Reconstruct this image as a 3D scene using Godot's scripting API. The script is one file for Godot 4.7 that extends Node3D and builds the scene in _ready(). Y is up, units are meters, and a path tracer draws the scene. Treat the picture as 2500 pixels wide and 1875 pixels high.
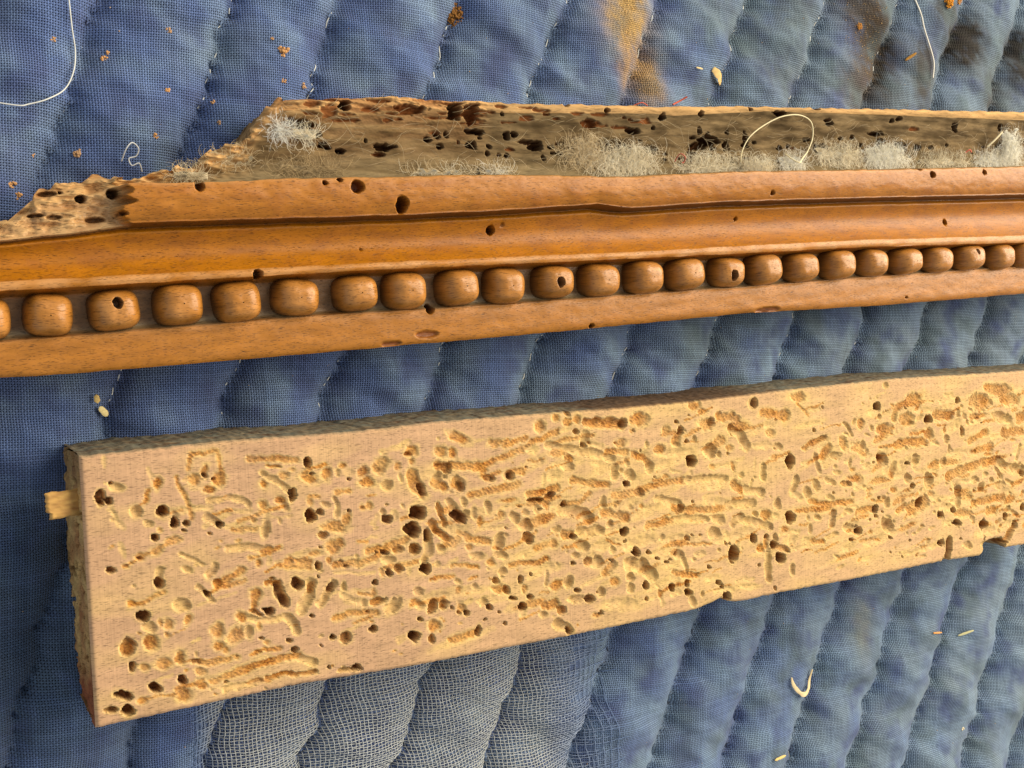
extends Node3D
# A worm-eaten carved rail and a worm-eaten board lying on a quilted blue cloth. Shapes are worked out in millimetres and built in metres.
const MM := 0.001

var rng := RandomNumberGenerator.new()
var noise_a := FastNoiseLite.new()
var noise_b := FastNoiseLite.new()
var noise_c := FastNoiseLite.new()
var names := {}


# ---------------------------------------------------------------- helpers
func numbered(called: String) -> String:
	var n: int = names.get(called, 0)
	names[called] = n + 1
	return called if n == 0 else "%s_%03d" % [called, n]


func thing(called: String, label: String, category: String, where: Vector3, group := "", turn := 0.0) -> Node3D:
	var o := Node3D.new()
	o.name = numbered(called)
	add_child(o)
	o.position = where
	o.rotation.y = turn
	tag(o, label, category, group)
	return o


func tag(o: Node3D, label: String, category: String, group := "") -> void:
	o.set_meta("label", label)
	o.set_meta("category", category)
	if group != "":
		o.set_meta("group", group)


func part(called: String, mesh: Mesh, mat: Material, parent: Node3D) -> MeshInstance3D:
	var m := MeshInstance3D.new()
	m.name = called
	m.mesh = mesh
	m.material_override = mat
	parent.add_child(m, true)
	return m


func lin(r: float, g: float, b: float) -> Color:
	return Color(r / 255.0, g / 255.0, b / 255.0).srgb_to_linear()


func sm(a: float, b: float, x: float) -> float:
	var t := clampf((x - a) / (b - a), 0.0, 1.0)
	return t * t * (3.0 - 2.0 * t)


func along(line: Array, x: float) -> float:
	# the height of a polyline [x0, y0, x1, y1 ...] at x, smoothly joined
	var n := line.size()
	if x <= line[0]:
		return line[1]
	for k in range(2, n, 2):
		if x <= line[k]:
			var t: float = (x - line[k - 2]) / maxf(0.001, line[k] - line[k - 2])
			return lerpf(line[k - 1], line[k + 1], t)
	return line[n - 1]


func grid_mesh(w: int, h: int, pos: PackedVector3Array, uv: PackedVector2Array, col: PackedColorArray, flip := false) -> ArrayMesh:
	# pos in metres; w columns (i), h rows (j); index j * w + i
	var nor := PackedVector3Array()
	nor.resize(w * h)
	var s := -1.0 if flip else 1.0
	for j in h:
		var ja := maxi(j - 1, 0) * w
		var jb := mini(j + 1, h - 1) * w
		for i in w:
			var dx := pos[j * w + mini(i + 1, w - 1)] - pos[j * w + maxi(i - 1, 0)]
			var dz := pos[jb + i] - pos[ja + i]
			var n := dz.cross(dx)
			nor[j * w + i] = (n * s).normalized() if n.length_squared() > 1e-24 else Vector3.UP
	var idx := PackedInt32Array()
	idx.resize((w - 1) * (h - 1) * 6)
	var k := 0
	for j in h - 1:
		for i in w - 1:
			var a := j * w + i
			if flip:
				idx[k] = a; idx[k + 1] = a + w + 1; idx[k + 2] = a + 1
				idx[k + 3] = a; idx[k + 4] = a + w; idx[k + 5] = a + w + 1
			else:
				idx[k] = a; idx[k + 1] = a + 1; idx[k + 2] = a + w + 1
				idx[k + 3] = a; idx[k + 4] = a + w + 1; idx[k + 5] = a + w
			k += 6
	return arrays_mesh(pos, nor, uv, col, idx)


func arrays_mesh(pos: PackedVector3Array, nor: PackedVector3Array, uv: PackedVector2Array, col: PackedColorArray, idx: PackedInt32Array) -> ArrayMesh:
	var a := []
	a.resize(Mesh.ARRAY_MAX)
	a[Mesh.ARRAY_VERTEX] = pos
	a[Mesh.ARRAY_NORMAL] = nor
	if uv.size() == pos.size():
		a[Mesh.ARRAY_TEX_UV] = uv
	if col.size() == pos.size():
		a[Mesh.ARRAY_COLOR] = col
	a[Mesh.ARRAY_INDEX] = idx
	var m := ArrayMesh.new()
	m.add_surface_from_arrays(Mesh.PRIMITIVE_TRIANGLES, a)
	return m


class Tubes:
	# collects round strands: many in one mesh
	var pos := PackedVector3Array()
	var nor := PackedVector3Array()
	var col := PackedColorArray()
	var idx := PackedInt32Array()

	func strand(p: PackedVector3Array, r: float, c: PackedColorArray, sides := 4, taper := 0.0) -> void:
		var n := p.size()
		var base := pos.size()
		var side := Vector3.ZERO
		for i in n:
			var t := (p[mini(i + 1, n - 1)] - p[maxi(i - 1, 0)]).normalized()
			if i == 0:
				side = t.cross(Vector3.UP if absf(t.y) < 0.9 else Vector3.RIGHT).normalized()
			side = (side - t * side.dot(t)).normalized()
			var other := t.cross(side)
			var f := i / float(n - 1)
			var rr := r * (1.0 - taper * pow(absf(2.0 * f - 1.0), 3.0))
			for k in sides:
				var a := TAU * k / sides
				var d := side * cos(a) + other * sin(a)
				pos.append(p[i] + d * rr)
				nor.append(d)
				col.append(c[mini(i, c.size() - 1)])
		for i in n - 1:
			for k in sides:
				var a := base + i * sides + k
				var b := base + i * sides + (k + 1) % sides
				idx.append_array(PackedInt32Array([a, b + sides, b, a, a + sides, b + sides]))


func tubes_mesh(t: Tubes) -> ArrayMesh:
	return arrays_mesh(t.pos, t.nor, PackedVector2Array(), t.col, t.idx)


func curve(points: Array, step := 0.4) -> PackedVector3Array:
	# a smooth curve through the points (mm), sampled; returned in mm
	var c := Curve3D.new()
	var n := points.size()
	for i in n:
		var t: Vector3 = (points[mini(i + 1, n - 1)] - points[maxi(i - 1, 0)]) / 6.0
		c.add_point(points[i], -t, t)
	c.bake_interval = step
	return c.get_baked_points()


func texture(im: Image) -> ImageTexture:
	return ImageTexture.create_from_image(im)


func image_of(side_w: int, side_h: int, v: PackedByteArray, rgb := false) -> Image:
	return Image.create_from_data(side_w, side_h, false, Image.FORMAT_RGB8 if rgb else Image.FORMAT_L8, v)


# ---------------------------------------------------------------- camera and light
func camera_and_light() -> void:
	var cam := Camera3D.new()
	cam.name = "camera"
	cam.transform = Transform3D(Basis(Vector3(0.865145, 0.497777, 0.061168), Vector3(0.093881, -0.040931, -0.994742), Vector3(-0.492656, 0.866338, -0.082143)), Vector3(-0.085300, 0.150000, -0.014222))
	cam.fov = 38.731
	cam.near = 0.01
	cam.far = 5.0
	cam.current = true
	add_child(cam)
	var e := Environment.new()
	e.background_mode = Environment.BG_COLOR
	e.background_color = Color(0.92, 0.95, 1.0)
	e.background_energy_multiplier = 0.5
	e.ambient_light_source = Environment.AMBIENT_SOURCE_DISABLED
	e.tonemap_mode = Environment.TONE_MAPPER_LINEAR
	e.tonemap_exposure = 1.18
	e.sdfgi_enabled = true
	e.ssao_enabled = true
	e.ssil_enabled = true
	var we := WorldEnvironment.new()
	we.name = "room_air"
	we.environment = e
	add_child(we)
	var l := AreaLight3D.new()
	l.name = "window_light"
	l.area_size = Vector2(0.75, 0.75)
	l.light_color = Color(1.0, 0.95, 0.86)
	l.light_energy = 1.42
	l.area_range = 4.0
	l.area_attenuation = 2.0
	l.shadow_enabled = true
	add_child(l)
	var aim := Vector3(0.02, 0.0, 0.0)
	l.position = aim + Vector3(0.76, 0.57, -0.34).normalized() * 0.75
	l.look_at_from_position(l.position, aim, Vector3.UP)


# ---------------------------------------------------------------- the quilt
const SEAMS := [-132.0, -0.5, -115.0, -0.5, -97.5, -0.5, -79.5, -0.4, -61.5, -0.38, -45.8, -0.37, -30.9, -0.44, -13.9, -0.47, 3.4, -0.49, 21.5, -0.505, 40.0, -0.508, 58.8, -0.508, 77.2, -0.51, 95.3, -0.515, 113.8, -0.52, 132.4, -0.52, 151.8, -0.52, 170.0, -0.52, 188.0, -0.52, 206.0, -0.52, 224.0, -0.52]


func seam_x(k: int, z: float) -> float:
	return SEAMS[k * 2] + SEAMS[k * 2 + 1] * z + 1.1 * noise_c.get_noise_2d(k * 37.0, z * 1.3) + 0.5 * noise_c.get_noise_2d(k * 37.0, z * 3.4)


func quilt_y(x: float, z: float) -> float:
	var a := -200.0
	var b := -200.0
	for k in SEAMS.size() / 2:
		a = b
		b = seam_x(k, z)
		if b > x:
			break
	var f := clampf((x - a) / maxf(b - a, 1.0), 0.0, 1.0)
	var puff := pow(sin(PI * f), 0.42)
	var s := x * 0.87 + z * 0.5  # across the seams
	var t := z * 0.87 - x * 0.5  # along the seams
	var crease := noise_a.get_noise_2d(s * 0.55, t * 1.7)
	var pucker := noise_b.get_noise_2d(s * 0.35 + 90.0, t * 1.6)
	return -2.6 + 4.0 * puff * (1.0 + 0.2 * crease) + 0.6 * crease + 0.5 * pucker * (1.1 - puff) + 0.06 * pucker


func gauze(x: float, z: float) -> float:
	# how white and open the worn gauze is here
	var g := sm(30.0, 38.0, z) * sm(-57.0, -46.0, x) * (1.0 - sm(-14.0, 24.0, x))
	return clampf(g * (1.0 + 0.35 * noise_a.get_noise_2d(x * 0.8 + 40.0, z * 0.8)), 0.0, 1.0)


# x, z, radius x, radius z, strength, then the colour (sRGB); stains, and last a painted shadow
const STAINS_AND_SHADE := [
	[25.8, -58.5, 5.0, 5.6, 1.0, 200, 162, 98], [25.0, -51.0, 1.6, 4.0, 0.6, 194, 152, 92], [29.6, -48.8, 2.6, 4.5, 0.85, 190, 150, 96],
	[85.0, -57.0, 6.0, 9.5, 1.0, 66, 56, 42], [80.5, -64.0, 6.0, 4.5, 0.7, 84, 66, 46], [79.5, -50.0, 5.5, 6.0, 0.6, 108, 88, 66],
	[110.0, -59.5, 6.5, 6.0, 0.95, 60, 54, 46], [128.5, -57.5, 5.0, 7.0, 1.0, 50, 47, 42], [46.0, -60.5, 7.0, 4.0, 0.35, 92, 100, 92],
	[97.0, -53.0, 4.0, 7.0, 0.75, 78, 70, 54], [119.0, -50.0, 4.5, 5.0, 0.7, 72, 66, 54], [103.0, -65.0, 4.0, 3.0, 0.7, 74, 66, 50], [64.0, -62.0, 6.0, 4.0, 0.5, 92, 98, 88], [60.0, -50.0, 5.0, 4.0, 0.35, 100, 104, 96],
	[75.0, 55.0, 2.4, 5.5, 0.35, 148, 140, 96], [-27.0, 52.0, 5.0, 4.5, 0.7, 66, 86, 138], [2.0, -53.0, 6.0, 5.0, 0.3, 60, 66, 90],
	[57.0, -55.0, 9.0, 6.0, 0.35, 104, 118, 112], [38.0, -3.0, 8.0, 4.0, 0.35, 118, 136, 128], [-74.0, 25.0, 12.0, 20.0, 0.6, 74, 92, 104],  # last entry: the board's shadow to its left, painted into the cloth
]


func quilt() -> void:
	var root := thing("quilt", "blue quilted cotton cover with stitched puffs under both wooden pieces", "quilt", Vector3.ZERO)
	# weave: 48 threads each way across the tile
	var side := 1024
	var n := 48
	var px := float(side) / n
	var warp := []
	var weft := []
	for k in n:
		warp.append(Vector2(rng.randf_range(0.32, 0.4), rng.randf_range(0.92, 1.04)))
		weft.append(Vector2(rng.randf_range(0.32, 0.4), rng.randf_range(0.92, 1.04)))
	var hb := PackedByteArray()
	var cb := PackedByteArray()
	hb.resize(side * side)
	cb.resize(side * side)
	for y in side:
		for x in side:
			var wob := 1.6 * sin(TAU * (y * 3.0 / side + 0.02 * sin(x * 0.05)))
			var wob2 := 1.6 * sin(TAU * (x * 2.0 / side))
			var fx := fposmod(x + wob, side) / px
			var fy := fposmod(y + wob2, side) / px
			var ix := int(fx) % n
			var iy := int(fy) % n
			var dx := absf(fx - floorf(fx) - 0.5)
			var dy := absf(fy - floorf(fy) - 0.5)
			var over := 1.0 if (ix + iy) % 2 == 0 else 0.0
			var a := maxf(0.0, 1.0 - pow(dx / warp[ix].x, 2.0)) * (0.62 + 0.38 * over * cos(dy * PI))
			var b := maxf(0.0, 1.0 - pow(dy / weft[iy].x, 2.0)) * (0.62 + 0.38 * (1.0 - over) * cos(dx * PI))
			var top := maxf(a, b)
			hb[y * side + x] = int(255.0 * clampf(top, 0.0, 1.0))
			var tone: float = (warp[ix].y if a > b else weft[iy].y) * (0.9 + 0.1 * over)
			var c := lerpf(0.22, tone, sm(0.04, 0.4, top))
			cb[y * side + x] = int(255.0 * clampf(c * 0.92, 0.0, 1.0))
	var m := StandardMaterial3D.new()
	m.vertex_color_use_as_albedo = true
	m.albedo_texture = texture(image_of(side, side, cb))
	m.heightmap_enabled = true
	m.heightmap_texture = texture(image_of(side, side, hb))
	m.heightmap_scale = 0.012
	m.roughness = 0.95
	m.metallic_specular = 0.25
	m.rim_enabled = true
	m.rim = 0.25
	m.rim_tint = 0.5
	var x0 := -125.0
	var z0 := -95.0
	var st := 0.75
	var w := int(300.0 / st)
	var h := int(215.0 / st)
	var pos := PackedVector3Array()
	var uv := PackedVector2Array()
	var col := PackedColorArray()
	pos.resize(w * h)
	uv.resize(w * h)
	col.resize(w * h)
	var royal := lin(100, 121, 167)
	var steel := lin(138, 162, 186)
	var grey := lin(136, 152, 160)
	var navy := lin(88, 102, 146)
	var pale := lin(150, 158, 168)
	var stain_shade_cols := []
	for s in STAINS_AND_SHADE:
		stain_shade_cols.append(lin(s[5], s[6], s[7]))
	for j in h:
		for i in w:
			var x := x0 + i * st
			var z := z0 + j * st
			var k := j * w + i
			pos[k] = Vector3(x, quilt_y(x, z), z) * MM
			var wx := noise_a.get_noise_2d(x * 0.5, z * 0.5) * 0.5
			var wz := noise_a.get_noise_2d(x * 0.5 + 300.0, z * 0.5) * 0.5
			uv[k] = Vector2((x * 0.998 + z * 0.06 + wx) / 15.6, (z * 0.998 - x * 0.06 + wz) / 15.6)
			var c := royal.lerp(steel, clampf(0.35 + x / 190.0 + 0.9 * noise_b.get_noise_2d(x * 0.9, z * 0.9), 0.0, 1.0))
			c = c.lerp(grey, clampf(sm(10.0, 110.0, x) * 0.45 + 0.5 * noise_a.get_noise_2d(x * 1.3 + 500.0, z * 1.3), 0.0, 0.8))
			c = c.lerp(navy, clampf(1.5 * noise_b.get_noise_2d(x * 1.1 + 77.0, z * 1.1 - 50.0) - 0.05, 0.0, 0.85))
			var fleck := noise_c.get_noise_2d(x * 9.0, z * 9.0)
			for q in STAINS_AND_SHADE.size():
				var s: Array = STAINS_AND_SHADE[q]
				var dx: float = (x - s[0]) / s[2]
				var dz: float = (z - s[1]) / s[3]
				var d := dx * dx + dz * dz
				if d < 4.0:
					c = c.lerp(stain_shade_cols[q], clampf(s[4] * 1.15, 0.0, 1.0) * clampf(1.35 * exp(-d * 1.1) * (1.0 + 0.5 * fleck + 0.5 * noise_b.get_noise_2d(x * 3.0, z * 3.0)), 0.0, 1.0))
			c = c.lerp(lin(104, 122, 124), clampf(1.4 * noise_b.get_noise_2d(x * 0.8 - 300.0, z * 0.8 + 50.0) - 0.1, 0.0, 0.6) * sm(-20.0, 60.0, x))
			c = c.lerp(pale, 0.12 * gauze(x, z))
			c *= 1.0 + 0.13 * fleck
			c.a = 1.0
			col[k] = c
	part("cloth", grid_mesh(w, h, pos, uv, col), m, root)

	# open gauze threads over the worn part
	var g := Tubes.new()
	var white := lin(186, 188, 184)
	var blue := lin(112, 134, 170)
	for dir in 2:
		var count := 170 if dir == 0 else 125
		for k in count:
			var along_pts := PackedVector3Array()
			var cols := PackedColorArray()
			var tint := rng.randf_range(0.82, 1.05)
			var ends := rng.randf_range(0.08, 0.4)
			var steps := 330 if dir == 0 else 230
			for q in steps:
				var u := q * 0.31
				var x := -62.0 + u if dir == 0 else -62.0 + k * 0.62
				var z := 30.0 + k * 0.42 if dir == 0 else 30.0 + u
				if dir == 0:
					z += 0.8 * noise_a.get_noise_2d(x * 0.8, z * 0.7) + 0.12 * noise_c.get_noise_2d(x * 2.0, k * 9.0)
				else:
					x += 1.2 * noise_a.get_noise_2d(x * 0.6 + 200.0, z * 1.1) + 0.12 * noise_c.get_noise_2d(k * 9.0, z * 2.0)
				var wgt := gauze(x, z)
				if wgt < ends or z > 80.0:
					if along_pts.size() > 3:
						g.strand(along_pts, 0.068 * MM, cols, 4)
					along_pts = PackedVector3Array()
					cols = PackedColorArray()
					continue
				var lift := 0.22 + 0.07 * (1.0 if (q / 2 + k + dir) % 2 == 0 else -1.0)
				along_pts.append(Vector3(x, quilt_y(x, z) + lift, z) * MM)
				var c := blue.lerp(white, sm(0.05, 0.75, wgt)) * tint
				c.a = 1.0
				cols.append(c)
			if along_pts.size() > 3:
				g.strand(along_pts, 0.068 * MM, cols, 4)
	var gm := StandardMaterial3D.new()
	gm.vertex_color_use_as_albedo = true
	gm.roughness = 0.95
	gm.metallic_specular = 0.2
	var gp := part("gauze_weave", tubes_mesh(g), gm, root)
	gp.set_meta("kind", "stuff")

	# running stitches along the seams
	var tm := StandardMaterial3D.new()
	tm.vertex_color_use_as_albedo = true
	tm.roughness = 0.8
	for k in range(3, 17):
		for zone in [[-70.0, -41.0, 0], [-8.0, 2.0, 0], [40.0, 100.0, 1]]:
			var z: float = zone[0]
			while z < zone[1]:
				var len := rng.randf_range(1.7, 2.5)
				var xm := seam_x(k, z)
				var seen := xm > -85.0 and xm < 135.0 and rng.randf() < (0.92 if zone[2] == 0 else 0.4)
				if seen:
					var p := []
					for q in 4:
						var zz := z + len * q / 3.0
						var xx := seam_x(k, zz) - 0.15
						p.append(Vector3(xx, quilt_y(xx, zz) + (0.28 if q == 1 or q == 2 else 0.0), zz))
					var c := lin(215, 215, 205) if zone[2] == 0 and k != 3 else (lin(40, 44, 58) if rng.randf() < 0.6 else lin(170, 172, 168))
					if k == 3:
						c = lin(30, 34, 60) if rng.randf() < 0.6 else lin(170, 180, 190)
					var o: Vector3 = p[0]
					var t := Tubes.new()
					var pts := PackedVector3Array()
					for v in p:
						pts.append((v - o) * MM)
					t.strand(pts, rng.randf_range(0.08, 0.12) * MM, PackedColorArray([c]), 5)
					var s := part("stitch", tubes_mesh(t), tm, root)
					s.position = o * MM
				z += len + rng.randf_range(0.9, 1.6)


# ---------------------------------------------------------------- wood textures
func grain(dashes: int, dash_len: Vector2, dark: float, saw: float, side: int, seed_: int, flow := 0.12) -> ImageTexture:
	# short dark rays along u, fine saw lines across, slow streaks; a tile
	var r := RandomNumberGenerator.new()
	r.seed = seed_
	var v := PackedFloat32Array()
	v.resize(side * side)
	var f := FastNoiseLite.new()
	f.seed = seed_
	f.frequency = 0.01
	var lines := PackedFloat32Array()
	for x in side:
		lines.append((r.randf() if r.randf() < 0.14 else 0.0) + 0.5 * f.get_noise_2d(x * 12.0, 5000.0))
	for y in side:
		for x in side:
			var edge := minf(1.0, minf(minf(x, side - x), minf(y, side - y)) / 40.0)
			var a := f.get_noise_2d(x * 0.35, y * 2.2) * flow * edge
			var b := f.get_noise_2d(x * 5.0 + 900.0, y * 30.0) * 0.07
			v[y * side + x] = 1.0 + a + b - saw * lines[x] * (0.6 + 0.8 * absf(f.get_noise_2d(x * 3.0, y * 0.8)))
	for k in dashes:
		var x := r.randi() % side
		var y := r.randf() * side
		var n := int(r.randf_range(dash_len.x, dash_len.y))
		var slope := r.randf_range(-0.06, 0.02)
		var d := dark * r.randf_range(0.4, 1.0)
		for q in n:
			var ends := sin(PI * (q + 0.5) / n)
			var yy := int(y + q * slope + side) % side
			var xx := (x + q) % side
			v[yy * side + xx] *= 1.0 - d * ends
			var y2 := (yy + 1) % side
			v[y2 * side + xx] *= 1.0 - 0.6 * d * ends
	var b := PackedByteArray()
	b.resize(side * side)
	for k in side * side:
		b[k] = int(255.0 * clampf(v[k] * 0.86, 0.0, 1.0))
	return texture(image_of(side, side, b))


# ---------------------------------------------------------------- the worm-eaten board
const BU := 0.19      # grid step along the board
const BW := 1010
const BH := 196
const B_TOP := [-1.0, 0.0, 16.6, -0.3, 35.1, 0.0, 45.0, -0.3, 57.4, -0.2, 76.0, 0.0, 91.2, 0.0, 109.4, -0.4, 138.0, -0.7, 174.1, 0.0, 195.0, 0.2]
const B_LOW := [-1.0, 32.7, 22.9, 32.5, 40.4, 33.2, 56.7, 33.5, 73.1, 33.7, 90.9, 33.7, 94.0, 33.2, 96.2, 32.7, 98.2, 33.6, 101.0, 34.0, 108.5, 33.9, 132.7, 34.3, 149.7, 34.5, 149.9, 34.5, 150.2, 33.6, 150.5, 34.5, 160.6, 34.9, 161.2, 34.6, 162.2, 32.4, 164.9, 32.0, 167.0, 32.6, 168.5, 34.4, 195.0, 35.2]
var bd := PackedFloat32Array()
var bf := PackedFloat32Array()
var bh := PackedFloat32Array()
var warp_u := PackedFloat32Array()
var warp_v := PackedFloat32Array()
var btop := PackedFloat32Array()
var blow := PackedFloat32Array()


func dig(i: int, j: int, d: float, f: float) -> void:
	var k := j * BW + i
	if d > bd[k]:
		bd[k] = d
	if f > bf[k]:
		bf[k] = f


func row_of(i: int, v: float) -> float:
	return (v - btop[i]) / (blow[i] - btop[i]) * (BH - 1)


# kind: 0 shallow trough, 1 round-bottomed pit, 2 deep bore; a, b radii; deg its turn; frass: packed with wood dust
func pit(kind: int, u: float, v: float, a: float, b: float, deg: int, frass := 0) -> void:
	a *= 1.12
	b *= 1.12
	var c := cos(deg_to_rad(deg))
	var s := sin(deg_to_rad(deg))
	var reach := a * 1.7
	var deep: float = [0.35 * b, 0.74 * b + 0.1, minf(3.2, 2.0 * b + 0.5)][kind]
	if frass:
		deep *= 0.5
	for i in range(maxi(0, int((u - reach + 0.6) / BU)), mini(BW, int((u + reach + 0.6) / BU) + 2)):
		var uu := i * BU - 0.6
		for j in range(maxi(0, int(row_of(i, v - reach))), mini(BH, int(row_of(i, v + reach)) + 2)):
			var vv := lerpf(btop[i], blow[i], j / float(BH - 1))
			var wu := uu - u + warp_u[j * BW + i] * minf(1.0, b * 1.6)
			var wv := vv - v + warp_v[j * BW + i] * minf(1.0, b * 1.6)
			var p := (wu * c + wv * s) / a
			var q := (-wu * s + wv * c) / b
			var rho := sqrt(p * p + q * q) * (1.0 + 0.2 * noise_b.get_noise_2d(uu * 6.0, vv * 6.0) + (0.1 * noise_c.get_noise_2d(uu * 18.0, vv * 18.0) if frass else 0.0))
			if rho < 1.7:
				bh[j * BW + i] = maxf(bh[j * BW + i], sm(1.7, 1.0, rho))
			if rho >= 1.0:
				continue
			var d := 0.0
			if kind == 2:
				d = deep * sm(0.0, 0.2, 1.0 - rho) * (0.85 + 0.15 * (1.0 - rho * rho))
			elif kind == 1:
				d = deep * sqrt(1.0 - rho * rho)
			else:
				d = deep * (1.0 - rho * rho)
			d *= 0.95 + 0.4 * noise_b.get_noise_2d(uu * 4.0, vv * 4.0 + 333.0)
			dig(i, j, d, sm(0.0, 0.35, 1.0 - rho) if frass else 0.0)


func gallery(kind: int, r: float, line: Array, frass := 0) -> void:
	r *= 1.2 if frass else 1.32
	var lo := Vector2(1e9, 1e9)
	var hi := -lo
	var p := PackedVector2Array()
	for k in range(0, line.size(), 2):
		var q := Vector2(line[k], line[k + 1])
		p.append(q)
		lo = lo.min(q)
		hi = hi.max(q)
	var reach := r * 1.8 + 0.2
	var deep: float = [0.4 * r, 0.78 * r + 0.08, minf(2.6, 1.7 * r + 0.5)][kind]
	if frass:
		deep *= 0.55
	for i in range(maxi(0, int((lo.x - reach + 0.6) / BU)), mini(BW, int((hi.x + reach + 0.6) / BU) + 2)):
		var uu := i * BU - 0.6
		for j in range(maxi(0, int(row_of(i, lo.y - reach))), mini(BH, int(row_of(i, hi.y + reach)) + 2)):
			var vv := lerpf(btop[i], blow[i], j / float(BH - 1))
			var at := Vector2(uu + warp_u[j * BW + i], vv + warp_v[j * BW + i])
			var best := 1e9
			for k in p.size() - 1:
				best = minf(best, at.distance_squared_to(Geometry2D.get_closest_point_to_segment(at, p[k], p[k + 1])))
			if best > reach * reach:
				continue
			var rho := sqrt(best) / (r * (1.0 + 0.3 * noise_b.get_noise_2d(uu * 4.0 + 50.0, vv * 4.0))) * (1.0 + (0.12 * noise_c.get_noise_2d(uu * 18.0, vv * 18.0) if frass else 0.0))
			if rho < 1.8:
				bh[j * BW + i] = maxf(bh[j * BW + i], sm(1.8, 1.0, rho))
			if rho >= 1.0:
				continue
			var d := deep * (sqrt(1.0 - rho * rho) if kind > 0 else 1.0 - rho * rho)
			d *= 0.95 + 0.4 * noise_b.get_noise_2d(uu * 4.0, vv * 4.0 + 333.0)
			dig(i, j, d, sm(0.0, 0.35, 1.0 - rho) if frass else 0.0)


func eaten() -> void:
	gallery(0, 0.11, [2.1, 0.3, 2.0, 1.6])
	pit(2, 1.5, 5.2, 0.85, 0.53, -89)
	pit(2, 2.4, 5.7, 0.47, 0.41, 17)
	gallery(0, 0.09, [2.7, 3.5, 2.2, 3.4])
	pit(1, 3.4, 4.1, 0.71, 0.42, 14)
	gallery(0, 0.22, [2.5, 6.7, 3.8, 8.9])
	gallery(0, 0.14, [7.2, 2.2, 7.6, 3.4])
	pit(1, 8.1, 4.1, 0.73, 0.57, -73, 1)
	gallery(1, 0.25, [7.0, 5.0, 6.6, 6.1], 1)
	pit(1, 5.5, 7.3, 0.78, 0.68, 80)
	gallery(1, 0.14, [6.0, 6.5, 6.5, 6.4], 1)
	pit(2, 8.5, 7.8, 0.74, 0.66, 23)
	pit(1, 10.0, 8.2, 0.48, 0.42, 21)
	pit(2, 9.9, 9.2, 0.67, 0.47, 89)
	pit(2, 11.3, 9.5, 0.35, 0.33, 57)
	gallery(1, 0.27, [10.3, 3.7, 10.7, 4.7, 11.5, 6.4, 11.9, 7.7, 11.9, 8.9], 1)
	gallery(0, 0.28, [11.9, 2.8, 12.5, 0.9, 15.5, 1.0, 15.9, 2.7, 16.2, 4.9], 1)
	pit(1, 13.9, 3.2, 0.85, 0.52, -79, 1)
	pit(2, 13.8, 3.8, 0.32, 0.20, 8)
	pit(1, 12.6, 4.3, 0.75, 0.71, 56, 1)
	pit(1, 15.6, 4.4, 0.87, 0.74, 85, 1)
	pit(1, 14.3, 5.6, 0.74, 0.61, 14, 1)
	gallery(1, 0.23, [14.2, 7.1, 16.7, 6.9, 18.7, 7.6])
	gallery(1, 0.38, [14.0, 9.0, 14.9, 9.7])
	pit(2, 15.4, 10.2, 0.45, 0.39, 22)
	gallery(0, 0.15, [17.2, 8.7, 18.6, 9.0])
	pit(1, 6.8, 8.9, 0.54, 0.33, 30)
	pit(1, 8.1, 9.9, 0.29, 0.26, 32, 1)
	pit(2, 7.4, 10.8, 0.42, 0.39, 61)
	pit(1, 9.5, 11.4, 0.81, 0.45, -12, 1)
	pit(1, 7.6, 12.3, 0.80, 0.50, -24, 1)
	pit(1, 5.7, 12.8, 0.61, 0.48, 16, 1)
	gallery(0, 0.20, [3.7, 13.9, 5.6, 12.9, 7.9, 12.2, 10.6, 11.3], 1)
	pit(1, 3.9, 13.8, 0.41, 0.28, 13, 1)
	pit(2, 2.2, 14.0, 0.49, 0.34, 1)
	pit(0, 3.6, 11.7, 0.73, 0.28, 74)
	gallery(1, 0.20, [10.5, 13.2, 12.1, 14.3, 13.2, 14.8])
	pit(1, 11.0, 15.2, 0.57, 0.31, 21)
	gallery(1, 0.35, [7.9, 14.9, 7.6, 16.0])
	pit(2, 7.6, 16.3, 0.68, 0.56, 80)
	gallery(1, 0.37, [14.5, 15.2, 13.7, 16.4])
	gallery(1, 0.53, [15.2, 17.6, 17.7, 16.4], 1)
	pit(2, 14.8, 17.5, 0.58, 0.49, 78, 1)
	gallery(1, 0.27, [12.3, 17.6, 14.0, 19.6])
	pit(2, 13.3, 18.6, 0.47, 0.33, 52)
	pit(1, 10.2, 19.5, 1.01, 0.67, 20)
	gallery(0, 0.27, [4.1, 18.7, 5.7, 18.4, 8.2, 17.6], 1)
	pit(1, 4.4, 18.5, 0.62, 0.55, 61, 1)
	pit(2, 5.6, 20.2, 0.75, 0.68, 6)
	pit(1, 6.2, 21.6, 0.72, 0.59, 26)
	pit(1, 7.6, 21.3, 0.43, 0.35, 80, 1)
	pit(1, 8.5, 21.7, 0.69, 0.58, 74, 1)
	pit(1, 10.9, 21.5, 0.72, 0.46, -59, 1)
	pit(1, 8.2, 22.9, 0.37, 0.29, 81, 1)
	gallery(0, 0.09, [8.5, 23.2, 10.3, 22.5], 1)
	pit(2, 3.6, 23.7, 1.13, 0.72, -84, 1)
	pit(1, 6.4, 23.6, 0.97, 0.85, 58, 1)
	pit(2, 4.0, 26.2, 0.55, 0.32, -86)
	pit(1, 5.4, 26.5, 0.55, 0.47, 37, 1)
	pit(1, 7.7, 26.4, 1.02, 0.63, -1, 1)
	pit(1, 9.7, 26.1, 0.83, 0.71, 75, 1)
	pit(1, 11.6, 26.0, 0.31, 0.16, -90)
	gallery(0, 0.11, [11.3, 24.5, 12.2, 24.2])
	pit(1, 14.4, 23.5, 0.98, 0.71, -79, 1)
	pit(1, 16.6, 24.5, 1.12, 0.78, -45, 1)
	pit(1, 14.5, 25.5, 0.73, 0.62, 67, 1)
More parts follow.
